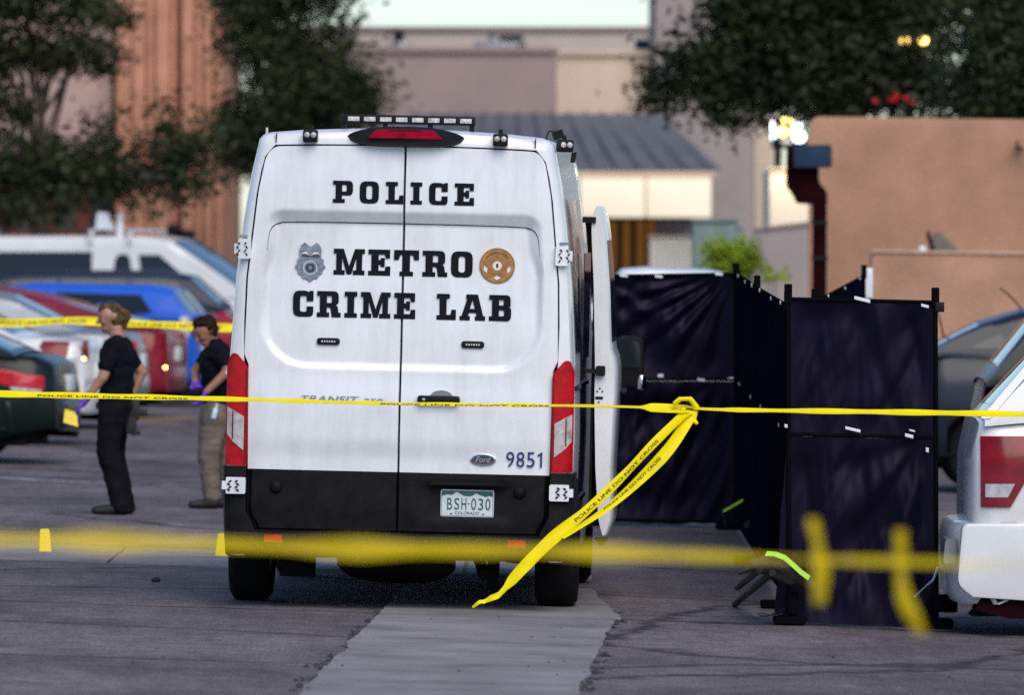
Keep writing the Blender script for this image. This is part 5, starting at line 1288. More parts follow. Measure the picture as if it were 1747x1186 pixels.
# ================================================================== PRIVACY SCREENS
def fabric_panel(t, L, z0, z1, seed, name, amp=.012, folds=(), m='fabric'):
    rs = random.Random(seed); nu, nz = 46, 34; rows = []
    ph = [rs.uniform(0, 6.28) for _ in range(6)]
    for j in range(nz + 1):
        v = j / nz; z = z0 + (z1 - z0) * v; row = []
        for i in range(nu + 1):
            u = i / nu; x = L * u
            edge = min(1, 8 * u * (1 - u)) * min(1, 6 * v * (1 - v) + .15)
            d = math.sin(x * 5.1 + ph[0] + 1.3 * v) * .6 + math.sin(x * 9.7 - v * 3 + ph[1]) * .35 + math.sin(z * 7 + x * 3 + ph[2]) * .3
            d += mnoise.noise(Vector((x * 3.0, z * 3.0, seed))) * 1.1
            if amp > .01: d += 1.0 * (1 - 3 * abs(mnoise.noise(Vector((x * 3.6 + z * .9, z * .55 - x * .2, seed + 3))))) + .8 * (1 - 3 * abs(mnoise.noise(Vector((x * 7 - z * 3.5, z * .9 + x * .5, seed + 9))))) + .45 * (1 - 3 * abs(mnoise.noise(Vector((x * 14 + z * 2, z * 1.6, seed + 21)))))
            for fu, fv, k, am in folds:                      # creases fanning out of a corner
                a = math.atan2(v - fv, (u - fu) + 1e-6); r = math.hypot(v - fv, u - fu)
                d += am * math.sin(a * k + ph[3]) * math.exp(-((r - .45) / .38) ** 2)
            sag = -.012 * math.sin(PI * u) if j in (0,) else 0
            ex = .012 * mnoise.noise(Vector((z * 4.0, 3.0 * round(u), seed))) * (abs(2 * u - 1) ** 6) if amp > .01 else 0
            if amp > .01 and j == 0: sag += .012 * mnoise.noise(Vector((x * 9, 1.5, seed)))
            row.append((x + ex, d * amp * edge, z + sag))
        rows.append(row)
    return MB().grid(rows).build(name, M[m], t, 180)
def screen(label, p0, p1, h0, h1, seed, tags=True, folds=(), lift=.015, poles=(True, True), grp='black privacy screens', skew=0.0, amp=.012, fm='fabric'):
    p0, p1 = Vector((p0[0], p0[1], 0)), Vector((p1[0], p1[1], 0)); d = p1 - p0; L = d.length; yaw = math.atan2(d.y, d.x)
    g0, g1 = gz(p0.x), gz(p1.x)
    t = thing('privacy_screen', label, 'screen', (p0.x, p0.y, g0), (0, -math.atan2((g1 + h1) - (g0 + h0), L) * 0 , yaw), grp)
    dz = g1 - g0
    zm = .585 * h0
    fabric_panel(t, L, .02 + lift, zm - .012, seed, 'lower_fabric', amp * 1.5, folds=((.9, 1, 9, .9),) if amp > .01 else (), m=fm)
    fabric_panel(t, L, zm + .012, h0, seed + 50, 'upper_fabric', amp * 1.2, folds=folds, m=fm)
    for o in t.children:
        for v in o.data.vertices: v.co.z += (v.co.x / L) * (dz + (h1 - h0) * (v.co.z / h0)); v.co.x += skew * v.co.z
        o.data.update()
    up = lambda x, z: (x + skew * z, 0, z + (x / L) * (dz + (h1 - h0) * z / h0))
    for k, x in enumerate((0, L)):
        if not poles[k]: continue
        a, b = Vector(up(x, -.0)), Vector(up(x, h0 + .06))
        MB().tube([a, b], .014, 10).build('pole', M['mblack'], t)
        MB().obox(Vector(up(x, h0 + .03)), (.022, 0, 0), (0, .022, 0), (0, 0, .055)).build('pole_cap', M['mblack'], t, 30, bevel=.006)
        MB().obox(Vector(up(x, .03)), (.09, 0, 0), (0, .16, 0), (0, 0, .022)).build('foot', M['mblack'], t, 30, bevel=.01)
    for z, nm in ((h0, 'top_rail'), (zm, 'middle_rail'), (.03 + lift, 'bottom_rail')):
        MB().tube([Vector(up(0, z)), Vector(up(L, z))], .011, 8).build(nm, M['mblack'], t)
    if tags:
        rs = random.Random(seed)
        for z, u in ((h0, .16), (h0, .84), (h0 - .01, .5), (zm, .8), (zm + .005, .18)):
            p = Vector(up(L * (u + rs.uniform(-.05, .05)), z))
            MB().obox(p + Vector((0, -.013, 0)), (.028, 0, -.003), (0, .003, 0), (0, 0, .009)).build('tie_tag', M['tag'], t, 30)
    return t, up
# front screen
Df = 48.5
pA, pB = (gx(1347, Df), Df), (gx(1598, Df), Df)
hA = at(0, 510, Df).z - gz(pA[0]); hB = at(0, 516, Df).z - gz(pB[0])
fs_, up = screen('tall black fabric screen standing nearest, beside the white vehicle', pA, pB, hA, hB, 1, skew=-.004, tags=False, lift=0)
for o in fs_.children:
    if o.name.startswith('lower_fabric'):
        for v in o.data.vertices:
            k = max(0.0, 1 - v.co.z / 1.05); u = v.co.x / .85
            v.co.x -= .085 * k ** .7 * (1 - u); v.co.y -= .05 * k * (1 - abs(2 * u - 1) ** 3)
        o.data.update()
def wp(px, py, D): return at(px, py, D)
def loc(t, p):
    bpy.context.view_layer.update(); return t.matrix_world.inverted() @ Vector(p)
for px, py, w, h in ((1471, 511, 27, 6), (1578, 522, 13, 5), (1455, 733, 26, 5), (1551, 744, 14, 6), (1349, 1020, 13, 9), (1615, 1019, 20, 6), (1620, 1047, 16, 6), (1582, 768, 5, 8), (1556, 735, 10, 3), (1341, 727, 5, 6)):
    p = loc(fs_, wp(px, py, Df - .045)); s = Df / FPX / 2
    MB().obox(p, (w * s, 0, -.0004 * w), (0, .006, 0), (0, 0, h * s)).build('tie_tag', M['tag'], fs_, 30, bevel=.002)
MB().obox(loc(fs_, wp(1603, 524, Df - .0)), (.026, 0, 0), (0, .026, 0), (0, 0, .028)).build('corner_bracket', M['black'], fs_, 30, bevel=.005)
MB().obox(loc(fs_, wp(1612, 1030, Df - .08)), (.07, 0, .0), (0, .06, 0), (0, 0, .05)).build('foot_weight', M['mblack'], fs_, 30, bevel=.015)
MB().obox(loc(fs_, wp(1352, 1030, Df - .08)), (.035, 0, .0), (0, .06, 0), (0, 0, .06)).build('foot_weight', M['mblack'], fs_, 30, bevel=.015)
MB().tube([loc(fs_, wp(1600, 968, Df - .1)), loc(fs_, wp(1592, 990, Df - .12)), loc(fs_, wp(1560, 1020, Df - .1))], .008, 8).build('brace_rod', M['chrome'], fs_)
MB().tube([loc(fs_, wp(1591, 964, Df + .2)), loc(fs_, wp(1625, 990, Df + .1)), loc(fs_, wp(1660, 1030, Df))], .009, 8).build('brace_rod', M['grey'], fs_)
MB().tube([loc(fs_, wp(a, b, Df - .15)) for a, b in ((1340, 1040), (1325, 1046), (1310, 1052), (1298, 1052), (1293, 1047), (1302, 1047), (1318, 1052), (1335, 1048))], .004, 6).build('tie_cord', M['black'], fs_)
# far left panel
Db = 64.5
pB0, pB1 = (gx(1015, Db), Db), (gx(1254, Db), Db)
hb = at(0, 467, Db).z - gz(pB1[0])
s1, _ = screen('wide black fabric screen with fan creases just right of the van door', pB0, pB1, at(0, 471, Db).z - gz(pB0[0]), hb, 2, folds=((1.0, 1.05, 26, 1.5), (0, 1, 14, .7)), lift=.02)
for px, py in ((1127, 641), (1085, 641)):
    MB().obox(loc(s1, wp(px, py, Db - .02)), (.02, 0, 0), (0, .004, 0), (0, 0, .012)).build('tie_tag', M['tag'], s1, 30)
# chain of panels coming towards the camera, left wall of the enclosure
ch = [(gx(1257, 64.3), 64.3), (gx(1292, 57.6), 57.6), (gx(1344, 50.6), 50.6)]
names = ['black screen panel meeting the wide far screen at its corner', 'black side panel nearest the camera, just behind the front screen']
for k in range(2):
    a, b = ch[k], ch[k + 1]; hh = hb + (1.80 - hb) * (k / 2) ; h2 = hb + (1.80 - hb) * ((k + 1) / 2)
    screen(names[k], a, b, hh, h2, 10 + k, poles=(True, k == 1), lift=.03, amp=.004, fm='fabricm')
# right wall of the enclosure
cr = [(gx(1390, 54), 54.0), (gx(1474, 67.5), 67.5)]
screen('black panel rising behind the front screen towards the white board', cr[0], cr[1], 1.80, 1.93, 20, lift=.03, amp=.004, fm='fabricm')
Dw = 70.0
t = thing('white_sign_post', 'plain white board on a post showing past the far screen end', 'post', (gx(1482, Dw), Dw, gz(2.9)))
MB().box(-.028, .028, -.02, .02, 0, at(0, 512, Dw).z - gz(2.9)).build('post', M['grey'], t, 30)
MB().box(-.032, .032, -.028, -.021, at(0, 508, Dw).z - gz(2.9), at(0, 457, Dw).z - gz(2.9)).build('board', M['tag'], t, 30, bevel=.003)

# ================================================================== EQUIPMENT BAG, STRIPS
Dg = 48.3
t = thing('equipment_bag', 'black soft equipment bag with a bright green reflective strip by the front screen', 'bag', (gx(1325, Dg), Dg, gz(1.5)))
def lp(px, py, dy=0): return Vector((gx(px, Dg) - gx(1325, Dg), dy, at(px, py, Dg).z - gz(1.5)))
zg = lambda px: gz(gx(px, Dg)) - gz(1.5)
bagm = mat('bag_nylon', (.030, .022, .020), .6, var=.3, scale=12, bump=.3, bscale=60)
blob('bag_body', [(lp(1262, 978), .014, lp(1290, 964), .040), (lp(1290, 964), .045, lp(1325, 962), .060), (lp(1325, 962), .062, lp(1350, 975), .055), (lp(1350, 975), .055, lp(1385, 1000), .040), (lp(1300, 972), .03, lp(1350, 990), .035)], bagm, t, voxel=.010, crease=.010)
pts = [lp(a, b, -.075) for a, b in ((1306, 944), (1322, 945), (1338, 951), (1352, 963), (1366, 976), (1380, 986))]
rows = [[p + Vector((.006, 0, .013)), p + Vector((-.006, -.004, -.013))] for p in pts]
MB().grid(rows).build('reflective_strip', M['hivis'], t, 60)
def tq(p, D2): w = at(p[0], p[1], D2); return Vector((w.x - gx(1325, Dg), D2 - Dg, w.z - gz(1.5)))
for k, (a, b) in enumerate((((1318, 978), (1254, 1031)), ((1296, 972), (1258, 1003)))):
    tb = MB().cyl(tq(a, 48.0), tq(b, 50.7), .020, .020, 12).build('tent_pole', M['black'], t)
    if k == 0:
        for q_ in range(7):
            u = .30 + q_ * .055; c = tq(a, 48.0).lerp(tq(b, 50.7), u) + Vector((-.004, -.022, .006)); dv = (tq(b, 50.7) - tq(a, 48.0)).normalized(); nv = Vector((-dv.z, 0, dv.x)).normalized()
            MB().obox(c, dv * (.005 if q_ % 2 else .009), (0, .001, 0), nv * .010).build('white_mark', M['printw'], tb)
Dk = 62.0
t = thing('reflective_strap', 'thin green reflective strap lying on the skirt of the far screen', 'strap', (gx(1258, Dk), Dk, gz(1.6)))
zz = lambda px, py: Vector((gx(px, Dk) - gx(1258, Dk), 0, at(px, py, Dk).z - gz(1.6)))
MB().grid([[zz(a, b) + Vector((0, 0, .010)), zz(a, b) - Vector((0, 0, .010))] for a, b in ((1234, 873), (1246, 866), (1260, 858), (1272, 851), (1280, 847))]).build('strip', M['hivis'], t, 60)
MB().tube([zz(1234, 874) + Vector((0, .02, 0)), zz(1240, 900) + Vector((0, .02, 0))], .012, 8).build('strap_end', M['black'], t)
Dk2 = 60.0
t = thing('ground_stake', 'black screen foot with a yellow green mark and a white tip', 'stake', (gx(1292, Dk2), Dk2, gz(1.7)))
zz = lambda px, py: Vector((gx(px, Dk2) - gx(1292, Dk2), 0, at(px, py, Dk2).z - gz(1.7)))
MB().tube([zz(1272, 902), zz(1290, 891), zz(1322, 876)], [.03, .035, .02], 10).build('foot', M['black'], t)
MB().obox(zz(1303, 888) + Vector((0, -.04, 0)), (.020, 0, .012), (0, .004, 0), (-.003, 0, .006)).build('mark', M['hivis'], t)
MB().obox(zz(1288, 903) + Vector((0, -.04, 0)), (.008, 0, 0), (0, .004, 0), (0, 0, .028)).build('tip', M['tag'], t)

# evidence markers
def evidence(px, label, D=56.5, yaw=0.0):
    x = gx(px, D); t = thing('evidence_marker', label, 'marker', (x, D, gz(x)), (0, 0, yaw), 'yellow evidence markers')
    for s_ in (-1, 1):
        MB().prism(rpoly([(-.040, 0), (.040, 0), (.030, .158, .012), (-.030, .158, .012)]), lambda a, b, d: (a, s_ * (.050 - b * .26) + d, b), -.002, .002).build('panel', M['marker'], t, 30)
    MB().box(-.02, .02, -.0065, .0065, .150, .160).build('fold', M['marker'], t)
    return t
evidence(76, 'yellow evidence marker on the ground at the far left of the gutter', yaw=.15)
evidence(380, 'yellow evidence marker on the ground against the left rear wheel of the van', yaw=-.2)

# ================================================================== TAPE
def ribbon_frames(pts, n):
    P = [Vector(p) for p in pts]; seg = [0]
    for i in range(1, len(P)): seg.append(seg[-1] + (P[i] - P[i - 1]).length)
    out = []
    def cat(i, t):
        a, b, c, d = P[max(i - 1, 0)], P[i], P[min(i + 1, len(P) - 1)], P[min(i + 2, len(P) - 1)]
        return .5 * ((2 * b) + (c - a) * t + (2 * a - 5 * b + 4 * c - d) * t * t + (3 * b - a - 3 * c + d) * t ** 3)
    for k in range(n + 1):
        s = seg[-1] * k / n; i = max(0, min(len(P) - 2, int(np.searchsorted(seg, s, 'right')) - 1))
        t = (s - seg[i]) / max(1e-6, seg[i + 1] - seg[i]); out.append(cat(i, min(1, t)))
    return out, seg[-1]
def ribbon(name, pts, width, ang, m, parent, n=200, text=(), cup=.18, thick=.0008):
    """width(u), ang(u): the roll of the tape about its length, 0 = flat to the viewer, 90 = edge on"""
    F, Ltot = ribbon_frames(pts, n); rows = []; fr = []
    for k, p in enumerate(F):
        u = k / n; d = (F[min(k + 1, n)] - F[max(k - 1, 0)]).normalized()
        v = Vector((0, 1, 0)); v = (v - d * v.dot(d)).normalized()       # away from the viewer
        w = d.cross(v).normalized()                                       # across, facing the viewer
        if w.z < 0: w = -w
        a = ang(u); A = w * math.cos(a) + v * math.sin(a); Nn = v * math.cos(a) - w * math.sin(a)
        hw_ = width(u) / 2; fr.append((p, A, Nn, hw_))
        rows.append([p + A * (hw_ * q) + Nn * (cup * hw_ * (1 - q * q)) for q in (-1, -.5, 0, .5, 1)])
    o = MB().grid(rows).build(name, m, parent, 180, fix=False)
    for s_, u0, u1, hfrac in text:
        vs, fs = text2d(s_, 1.0, 1.0, bold=.012); vv = []
        for x, y, z in vs:
            u = (u0 + (u1 - u0) * (x + .5)) * n; i = max(0, min(n - 1, int(u))); f = u - i
            p = fr[i][0].lerp(fr[i + 1][0], f); A = fr[i][1].lerp(fr[i + 1][1], f); Nn = fr[i][2].lerp(fr[i + 1][2], f); hh = fr[i][3]
            q = y * 2 * hfrac
            vv.append(p + A * (hh * q) + Nn * (cup * hh * (1 - q * q)) - Nn * .0025)
        tag(MB().add(vv, fs).build('print', M['tapeb'], parent, None), kind='stuff')
    return o
Dt = 47.0
t = thing('caution_tape', 'sharp yellow tape stretched across the van, knotted with a tail hanging down', 'tape', (0, Dt, 0))
def tp(px, py, dy=0): p = at(px, py, Dt + dy); return Vector((p.x, dy, p.z))
tw1 = lambda u: R(58) + .22 * math.sin(u * 23) + .12 * math.sin(u * 61 + 1)
def tang(u):                                    # roll of the long run
    px = -200 + 1370 * u
    return R(lerpf([(-200, 62), (100, 64), (300, 70), (480, 74), (690, 77), (900, 76), (1000, 82), (1075, 78), (1090, 52), (1150, 54)], px)) + .05 * math.sin(u * 70)
WORDS = 'POLICE LINE DO NOT CROSS'
ribbon('strand', [tp(-200, 664), tp(0, 672), (tp(350, 680)), tp(690, 689), tp(1020, 693), tp(1170, 698)], lambda u: .075, tang, M['tape'], t, 240,
       text=((WORDS, .20, .38, .3), (WORDS, .62, .82, .42)))
ribbon('strand', [tp(1170, 694), tp(1230, 699), tp(1500, 703), tp(1747, 707), tp(2050, 712)], lambda u: .075,
       lambda u: R(lerpf([(0, 79), (.08, 76), (.3, 69), (.55, 66), (1, 66)], u)) + .06 * math.sin(u * 40), M['tape'], t, 160)
# knot
kn = blob('knot', [(tp(1152, 688, -.02), .016, tp(1160, 681, -.03), .014), (tp(1160, 681, -.03), .013, tp(1178, 681, -.02), .014), (tp(1178, 681, -.02), .015, tp(1188, 695, -.01), .018), (tp(1188, 695, 0), .018, tp(1183, 716, -.02), .017),
                  (tp(1165, 700, 0), .018, tp(1178, 706, -.02), .02), (tp(1183, 718, -.02), .014, tp(1188, 722, -.03), .013)], M['tape'], t, voxel=.006, smooth=1)
tail1 = [tp(1172, 702, -.03), tp(1120, 752, -.05), tp(1060, 815, -.07), tp(1000, 872, -.09), tp(940, 922, -.10), tp(890, 972, -.11), tp(862, 1004, -.11), tp(850, 1016, -.11), tp(838, 1021, -.11), tp(826, 1027, -.10), tp(818, 1028, -.12), tp(806, 1037, -.10)]
ribbon('tail', tail1, lambda u: lerpf([(0, .060), (.2, .055), (.5, .060), (.62, .075), (.82, .062), (.88, .03), (.92, .038), (1, .012)], u),
       lambda u: R(lerpf([(0, 30), (.15, 40), (.35, 35), (.55, 22), (.75, 15), (.86, 40), (.9, 10), (.94, 50), (1, 20)], u)) + .12 * math.sin(u * 30), M['tape'], t, 160, text=((WORDS, .53, .14, .36),), cup=.35)
tail2 = [tp(1180, 708, -.02), tp(1140, 768, -.06), tp(1085, 825, -.08), tp(1035, 868, -.10), tp(985, 902, -.12), tp(960, 918, -.13)]
ribbon('tail', tail2, lambda u: lerpf([(0, .06), (.3, .075), (.7, .05), (1, .03)], u), lambda u: R(lerpf([(0, 20), (.4, 30), (1, 58)], u)), M['tape'], t, 90, text=((WORDS, .72, .30, .26),), cup=-.3)

Dn = 20.0
t = thing('near_caution_tape', 'out of focus yellow tape crossing low in the foreground', 'tape', (0, Dn, 0))
def np_(px, py, dy=0): p = at(px, py, Dn + dy); return Vector((p.x, dy, p.z))
ribbon('strand', [np_(-300, 915), np_(0, 921), np_(250, 925), np_(600, 936), np_(1000, 942), np_(1300, 953), np_(1640, 962), np_(2100, 975)], lambda u: .038 + .010 * math.sin(u * 33 + 1) + .006 * math.sin(u * 71),
       lambda u: R(lerpf([(0, 35), (.1, 22), (.22, 15), (.28, 45), (.36, 10), (.42, 38), (.5, 42), (.55, 30), (.6, 58), (.66, 66), (.74, 68), (.82, 74), (.88, 84), (1, 84)], u)) + .1 * math.sin(u * 47), M['film'], t, 220)
Dn = 19.8
t = thing('tape_streamer', 'blurred yellow tape end hanging straight before the front screen, the left one', 'tape', (gx(1395, Dn), Dn, 0))
bx_ = gx(1395, Dn)
def sp_(px, py, dy=0): p = at(px, py, Dn + dy); return Vector((p.x - bx_, dy, p.z))
def hstrip(t, pts, w):
    rows = []
    for k in range(60):
        u = k / 59; i = u * (len(pts) - 1); a = pts[int(min(i, len(pts) - 2))]; b = pts[int(min(i, len(pts) - 2)) + 1]; p = a.lerp(b, i - int(min(i, len(pts) - 2)))
        r = R(20 + 35 * math.sin(u * 5.0)); ww = w * (1 if .12 < u < .85 else .75)
        rows.append([p - Vector((math.cos(r), math.sin(r), 0)) * ww / 2, p + Vector((0, -.004, 0)), p + Vector((math.cos(r), math.sin(r), 0)) * ww / 2])
    MB().grid(rows).build('ribbon', M['film'], t, 180)
hstrip(t, [sp_(1386, 885), sp_(1395, 925), sp_(1400, 965), sp_(1398, 1030)], .040)
t = thing('tape_streamer', 'blurred yellow tape end curling to the right before the front screen, the right one', 'tape', (gx(1395, Dn), Dn, 0))
hstrip(t, [sp_(1536, 905), sp_(1538, 945), sp_(1537, 985), sp_(1543, 1020), sp_(1555, 1050), sp_(1572, 1082)], .040)
Dr = 72.0
t = thing('far_caution_tape', 'yellow tape strung behind the two officers in front of the parked cars', 'tape', (0, Dr, 0))
def rp_(px, py): p = at(px, py, Dr); return Vector((p.x, 0, p.z))
ribbon('strand', [rp_(-120, 546), rp_(20, 551), rp_(120, 547), rp_(250, 553), rp_(420, 561)], lambda u: .075, lambda u: R(28) + .3 * math.sin(u * 20), M['tape'], t, 120, text=((WORDS, .22, .5, .5), (WORDS, .62, .9, .5)))

# ================================================================== PEOPLE
def hand_cones(w, d, side, curl, L=.085):
    """palm and five fingers; w wrist, d pointing direction, side: thumb side, curl: direction the fingers close"""
    w = Vector(w); d = Vector(d).normalized(); s = Vector(side); s = (s - d * s.dot(d)).normalized(); c = Vector(curl); c = (c - d * c.dot(d) - s * c.dot(s)).normalized()
    out = []; k = w + d * L
    for i, q in enumerate((.028, .010, -.010, -.028)):
        out.append((w + s * q * .7, .016, k + s * q, .0135))
        l = (.040, .046, .043, .034)[i]
        a = k + s * q; b = a + d * l * .8 + c * l * .5; e = b + d * l * .25 + c * l * .7
        out.append((a, .0105, b, .0095)); out.append((b, .0095, e, .008))
    th = w + d * L * .3 + s * .026; b = th + s * .022 + d * .03; e = b + d * .028 + c * .012
    out += [(th, .014, b, .0115), (b, .0115, e, .009)]
    return out
def face(parent, c, f, upv, r, skin_m, names=True):
    """eyes, brows, mouth on a head with centre c, facing f"""
    f = Vector(f).normalized(); upv = Vector(upv); upv = (upv - f * upv.dot(f)).normalized(); s = f.cross(upv)
    for k in (-1, 1):
        p = c + f * r * .86 + s * (k * r * .36) + upv * r * .02
        MB().lathe([(0, -.005), (.006, -.003), (.008, 0), (.006, .003), (0, .005)], p, f, 10).build('eye', M['eye'], parent)
        MB().tube([p + upv * .02 - s * .016 + f * .004, p + upv * .024 + f * .008, p + upv * .02 + s * .016 + f * .004], .0025, 6).build('eyebrow', M['brown'], parent)
    p = c + f * r * .93 - upv * r * .56
    MB().tube([p - s * .022, p + f * .006, p + s * .022], [.003, .006, .003], 6).build('mouth', M['lip'], parent)

def head_cones(c, f, up, r):
    f = Vector(f).normalized(); up = Vector(up); up = (up - f * up.dot(f)).normalized(); s = f.cross(up)
    o = [(c + up * r * .22 - f * r * .18, r * .80, c + up * r * .26 + f * r * .12, r * .76),
         (c - up * r * .25 + f * r * .22, r * .56, c - up * r * .62 + f * r * .40, r * .40),
         (c + up * r * .05 + f * r * .80, r * .13, c - up * r * .22 + f * r * 1.02, r * .16),
         (c - up * r * .95 + f * r * .52, r * .20, c - up * r * .8 + f * r * .6, r * .18)]
    for k in (-1, 1):
        o += [(c + s * k * r * .74 - up * r * .1 - f * r * .12, r * .12, c + s * k * r * .78 + up * r * .14 - f * r * .18, r * .14),
              (c + s * k * r * .30 + f * r * .55 - up * r * .18, r * .26, c + s * k * r * .34 + f * r * .5 + up * r * .2, r * .24)]
    return o

# ---- officer in black, walking with the yellow marker
D = 64.4; PX = 194.0; gx0 = gx(PX, D); g0 = gz(gx0)
t = thing('person', 'person with tied blond hair in black uniform and purple glove, walking left', 'person', (gx0, D, g0))
def J(px, py, dy=0.0): p = at(px, py, D); return Vector((p.x - gx0, dy, p.z - g0))
F1 = Vector((-1, -.25, -.12))
hc = J(188, 543, 0); hr = .101
body = head_cones(hc, F1, (0, 0, 1), hr)
body += [(J(197, 560, .0), .055, J(201, 586, .0), .060), (J(200, 592, -.12), .075, J(200, 592, .12), .075), (J(199, 610, -.06), .125, J(200, 655, -.03), .110), (J(199, 610, .06), .125, J(200, 655, .03), .110),
         (J(200, 655, 0), .115, J(194, 700, 0), .125)]
arms = [(J(193, 594, -.185), .056, J(178, 643, -.235), .043), (J(178, 643, -.235), .040, J(147, 683, -.23), .027),
        (J(208, 594, .185), .056, J(240, 636, .22), .043), (J(240, 636, .22), .040, J(222, 678, .20), .027)]
legs = [(J(193, 705, -.085), .098, J(186, 775, -.095), .072), (J(186, 775, -.095), .066, J(206, 858, -.10), .042), (J(196, 705, .085), .098, J(194, 778, .095), .072), (J(194, 778, .095), .066, J(214, 860, .10), .042)]
hand1 = hand_cones(J(146, 684, -.23), J(128, 706, -.23) - J(146, 684, -.23), (0, -1, 0), (1, 0, -.2))
hand2 = hand_cones(J(222, 678, .20), (-.4, 0, -1), (0, 1, 0), (-1, 0, 0))
bo = blob('body', body + arms + legs + hand1 + hand2, M['skin2'], t, voxel=.010, smooth=1)
face(t, hc, F1, (0, 0, 1), hr, M['skin2'])
blob('hair', [(hc + Vector((.026, .0, .046)), 0.076, hc + Vector((-.032, .0, .060)), 0.061), (hc + Vector((.056, 0, .00)), 0.058, hc + Vector((.050, 0, -.045)), 0.040), (hc + Vector((.034, -.035, .00)), 0.042, hc + Vector((.040, -.03, -.03)), 0.035), (hc + Vector((.112, 0, .040)), 0.037, hc + Vector((.128, 0, .005)), 0.032), (hc + Vector((.125, 0, .0)), 0.026, hc + Vector((.110, 0, -.075)), 0.014)], M['blond'], t, voxel=.010, smooth=1, crease=.004)
blob('shirt', [(J(200, 586, -.06), .072, J(200, 586, .06), .072), (J(200, 594, -.14), .085, J(200, 594, .14), .085), (J(199, 612, -.06), .142, J(200, 655, -.04), .132), (J(199, 612, .06), .142, J(200, 655, .04), .132), (J(200, 655, -.03), .138, J(196, 692, -.03), .138), (J(200, 655, .03), .138, J(196, 692, .03), .138),
               (J(194, 592, -.18), .080, J(184, 622, -.215), .068), (J(207, 592, .18), .080, J(226, 620, .21), .068)], M['shirt'], t, voxel=.012, crease=.012)
blob('trousers', [(J(196, 692, -.03), .136, J(194, 712, -.05), .125), (J(196, 692, .03), .136, J(196, 712, .05), .125), (J(193, 706, -.08), .118, J(184, 770, -.095), .090), (J(184, 770, -.095), .088, J(204, 852, -.10), .072), (J(204, 852, -.10), .072, J(207, 864, -.10), .078),
                  (J(196, 706, .08), .118, J(194, 775, .095), .090), (J(194, 775, .095), .088, J(212, 854, .10), .072), (J(212, 854, .10), .072, J(214, 866, .10), .076)], M['trouser'], t, voxel=.012, crease=.014)
zf = .035
for dx, dy in ((0, -.10), (.035, .10)):
    blob('shoe', [((.085 + dx, dy, zf + .01), .046, (-.03 + dx, dy, zf + .004), .042), ((-.03 + dx, dy, zf + .002), .042, (-.135 + dx, dy, zf), .034), ((.07 + dx, dy, .09), .048, (.02 + dx, dy, .07), .045)], M['shoe'], t, voxel=.010)
blob('glove', [(a, ra + .003, b, rb + .003) for a, ra, b, rb in hand1] + [(J(150, 680, -.23), .032, J(143, 688, -.23), .030)], M['glove'], t, voxel=.007, smooth=1)
blob('glove', [(a, ra + .003, b, rb + .003) for a, ra, b, rb in hand2], M['glove'], t, voxel=.007, smooth=1)
belt = MB().lathe([(.146, -.025), (.152, 0), (.146, .025)], J(197, 692, 0), (0, 0, 1), 28).build('belt', M['shoe'], t)
for a, w_, h_, dy in (((228, 700), .045, .075, -.03), ((240, 704), .05, .028, -.02), ((224, 726), .04, .06, -.05), ((232, 738), .035, .02, -.05)):
    MB().obox(J(a[0], a[1], dy), (w_, 0, 0), (0, .03, 0), (0, 0, h_)).build('belt_pouch', M['shoe'], t, 30, bevel=.012)
t2 = thing('evidence_marker', 'yellow evidence marker held in the purple glove of the walking officer', 'marker', (gx0, D, g0), group='yellow evidence markers')
c0 = J(124, 712, -.26)
for s_ in (-1, 1):
    MB().prism(rpoly([(-.055, -.05), (.055, -.05), (.045, .05, .01), (-.045, .05, .01)]), lambda a, b, d: (c0.x + a + .0 * b, c0.y + s_ * (.03 - (b + .05) * .28) + d, c0.z + b - a * .3), -.002, .002).build('panel', M['marker'], t2, 30)
MB().obox(c0 + Vector((0, 0, .05)), (.045, 0, -.0135), (0, .006, 0), (0, 0, .006)).build('fold', M['marker'], t2)

# ---- second person, bent over in khaki trousers
D = 66.3; PX = 358.0; gx0 = gx(PX, D); g0 = gz(gx0)
t = thing('person', 'person in dark shirt and khaki trousers bending over beside the van, purple gloves', 'person', (gx0, D, g0))
F2 = Vector((-.75, -.55, -.55))
hc = J(350, 566, -.06); hr = .102
body = head_cones(hc, F2, (-.3, -.1, 1), hr)
body += [(J(356, 578, -.02), .055, J(369, 592, .02), .060), (J(371, 600, -.13), .078, J(374, 600, .15), .078), (J(371, 622, -.06), .130, J(376, 662, -.03), .118), (J(371, 622, .07), .130, J(376, 662, .05), .118), (J(376, 662, 0), .125, J(377, 700, .02), .130)]
arms = [(J(380, 602, -.20), .056, J(391, 632, -.27), .043), (J(391, 632, -.27), .040, J(354, 668, -.30), .028),
        (J(358, 606, .19), .055, J(332, 634, .12), .043), (J(332, 634, .12), .039, J(334, 652, -.06), .028)]
legs = [(J(366, 708, -.10), .100, J(357, 780, -.11), .074), (J(357, 780, -.11), .066, J(362, 848, -.10), .043), (J(386, 708, .10), .100, J(386, 780, .10), .074), (J(386, 780, .10), .066, J(392, 850, .12), .043)]
hand1 = hand_cones(J(353, 669, -.30), J(342, 690, -.32) - J(353, 669, -.30), (0, -1, 0), (-1, 0, -.3))
hand2 = hand_cones(J(334, 653, -.07), J(341, 672, -.20) - J(334, 653, -.07), (-1, 0, 0), (0, -1, -.3))
blob('body', body + arms + legs + hand1 + hand2, M['skin'], t, voxel=.010, smooth=1)
face(t, hc, F2, (-.3, -.1, 1), hr, M['skin'])
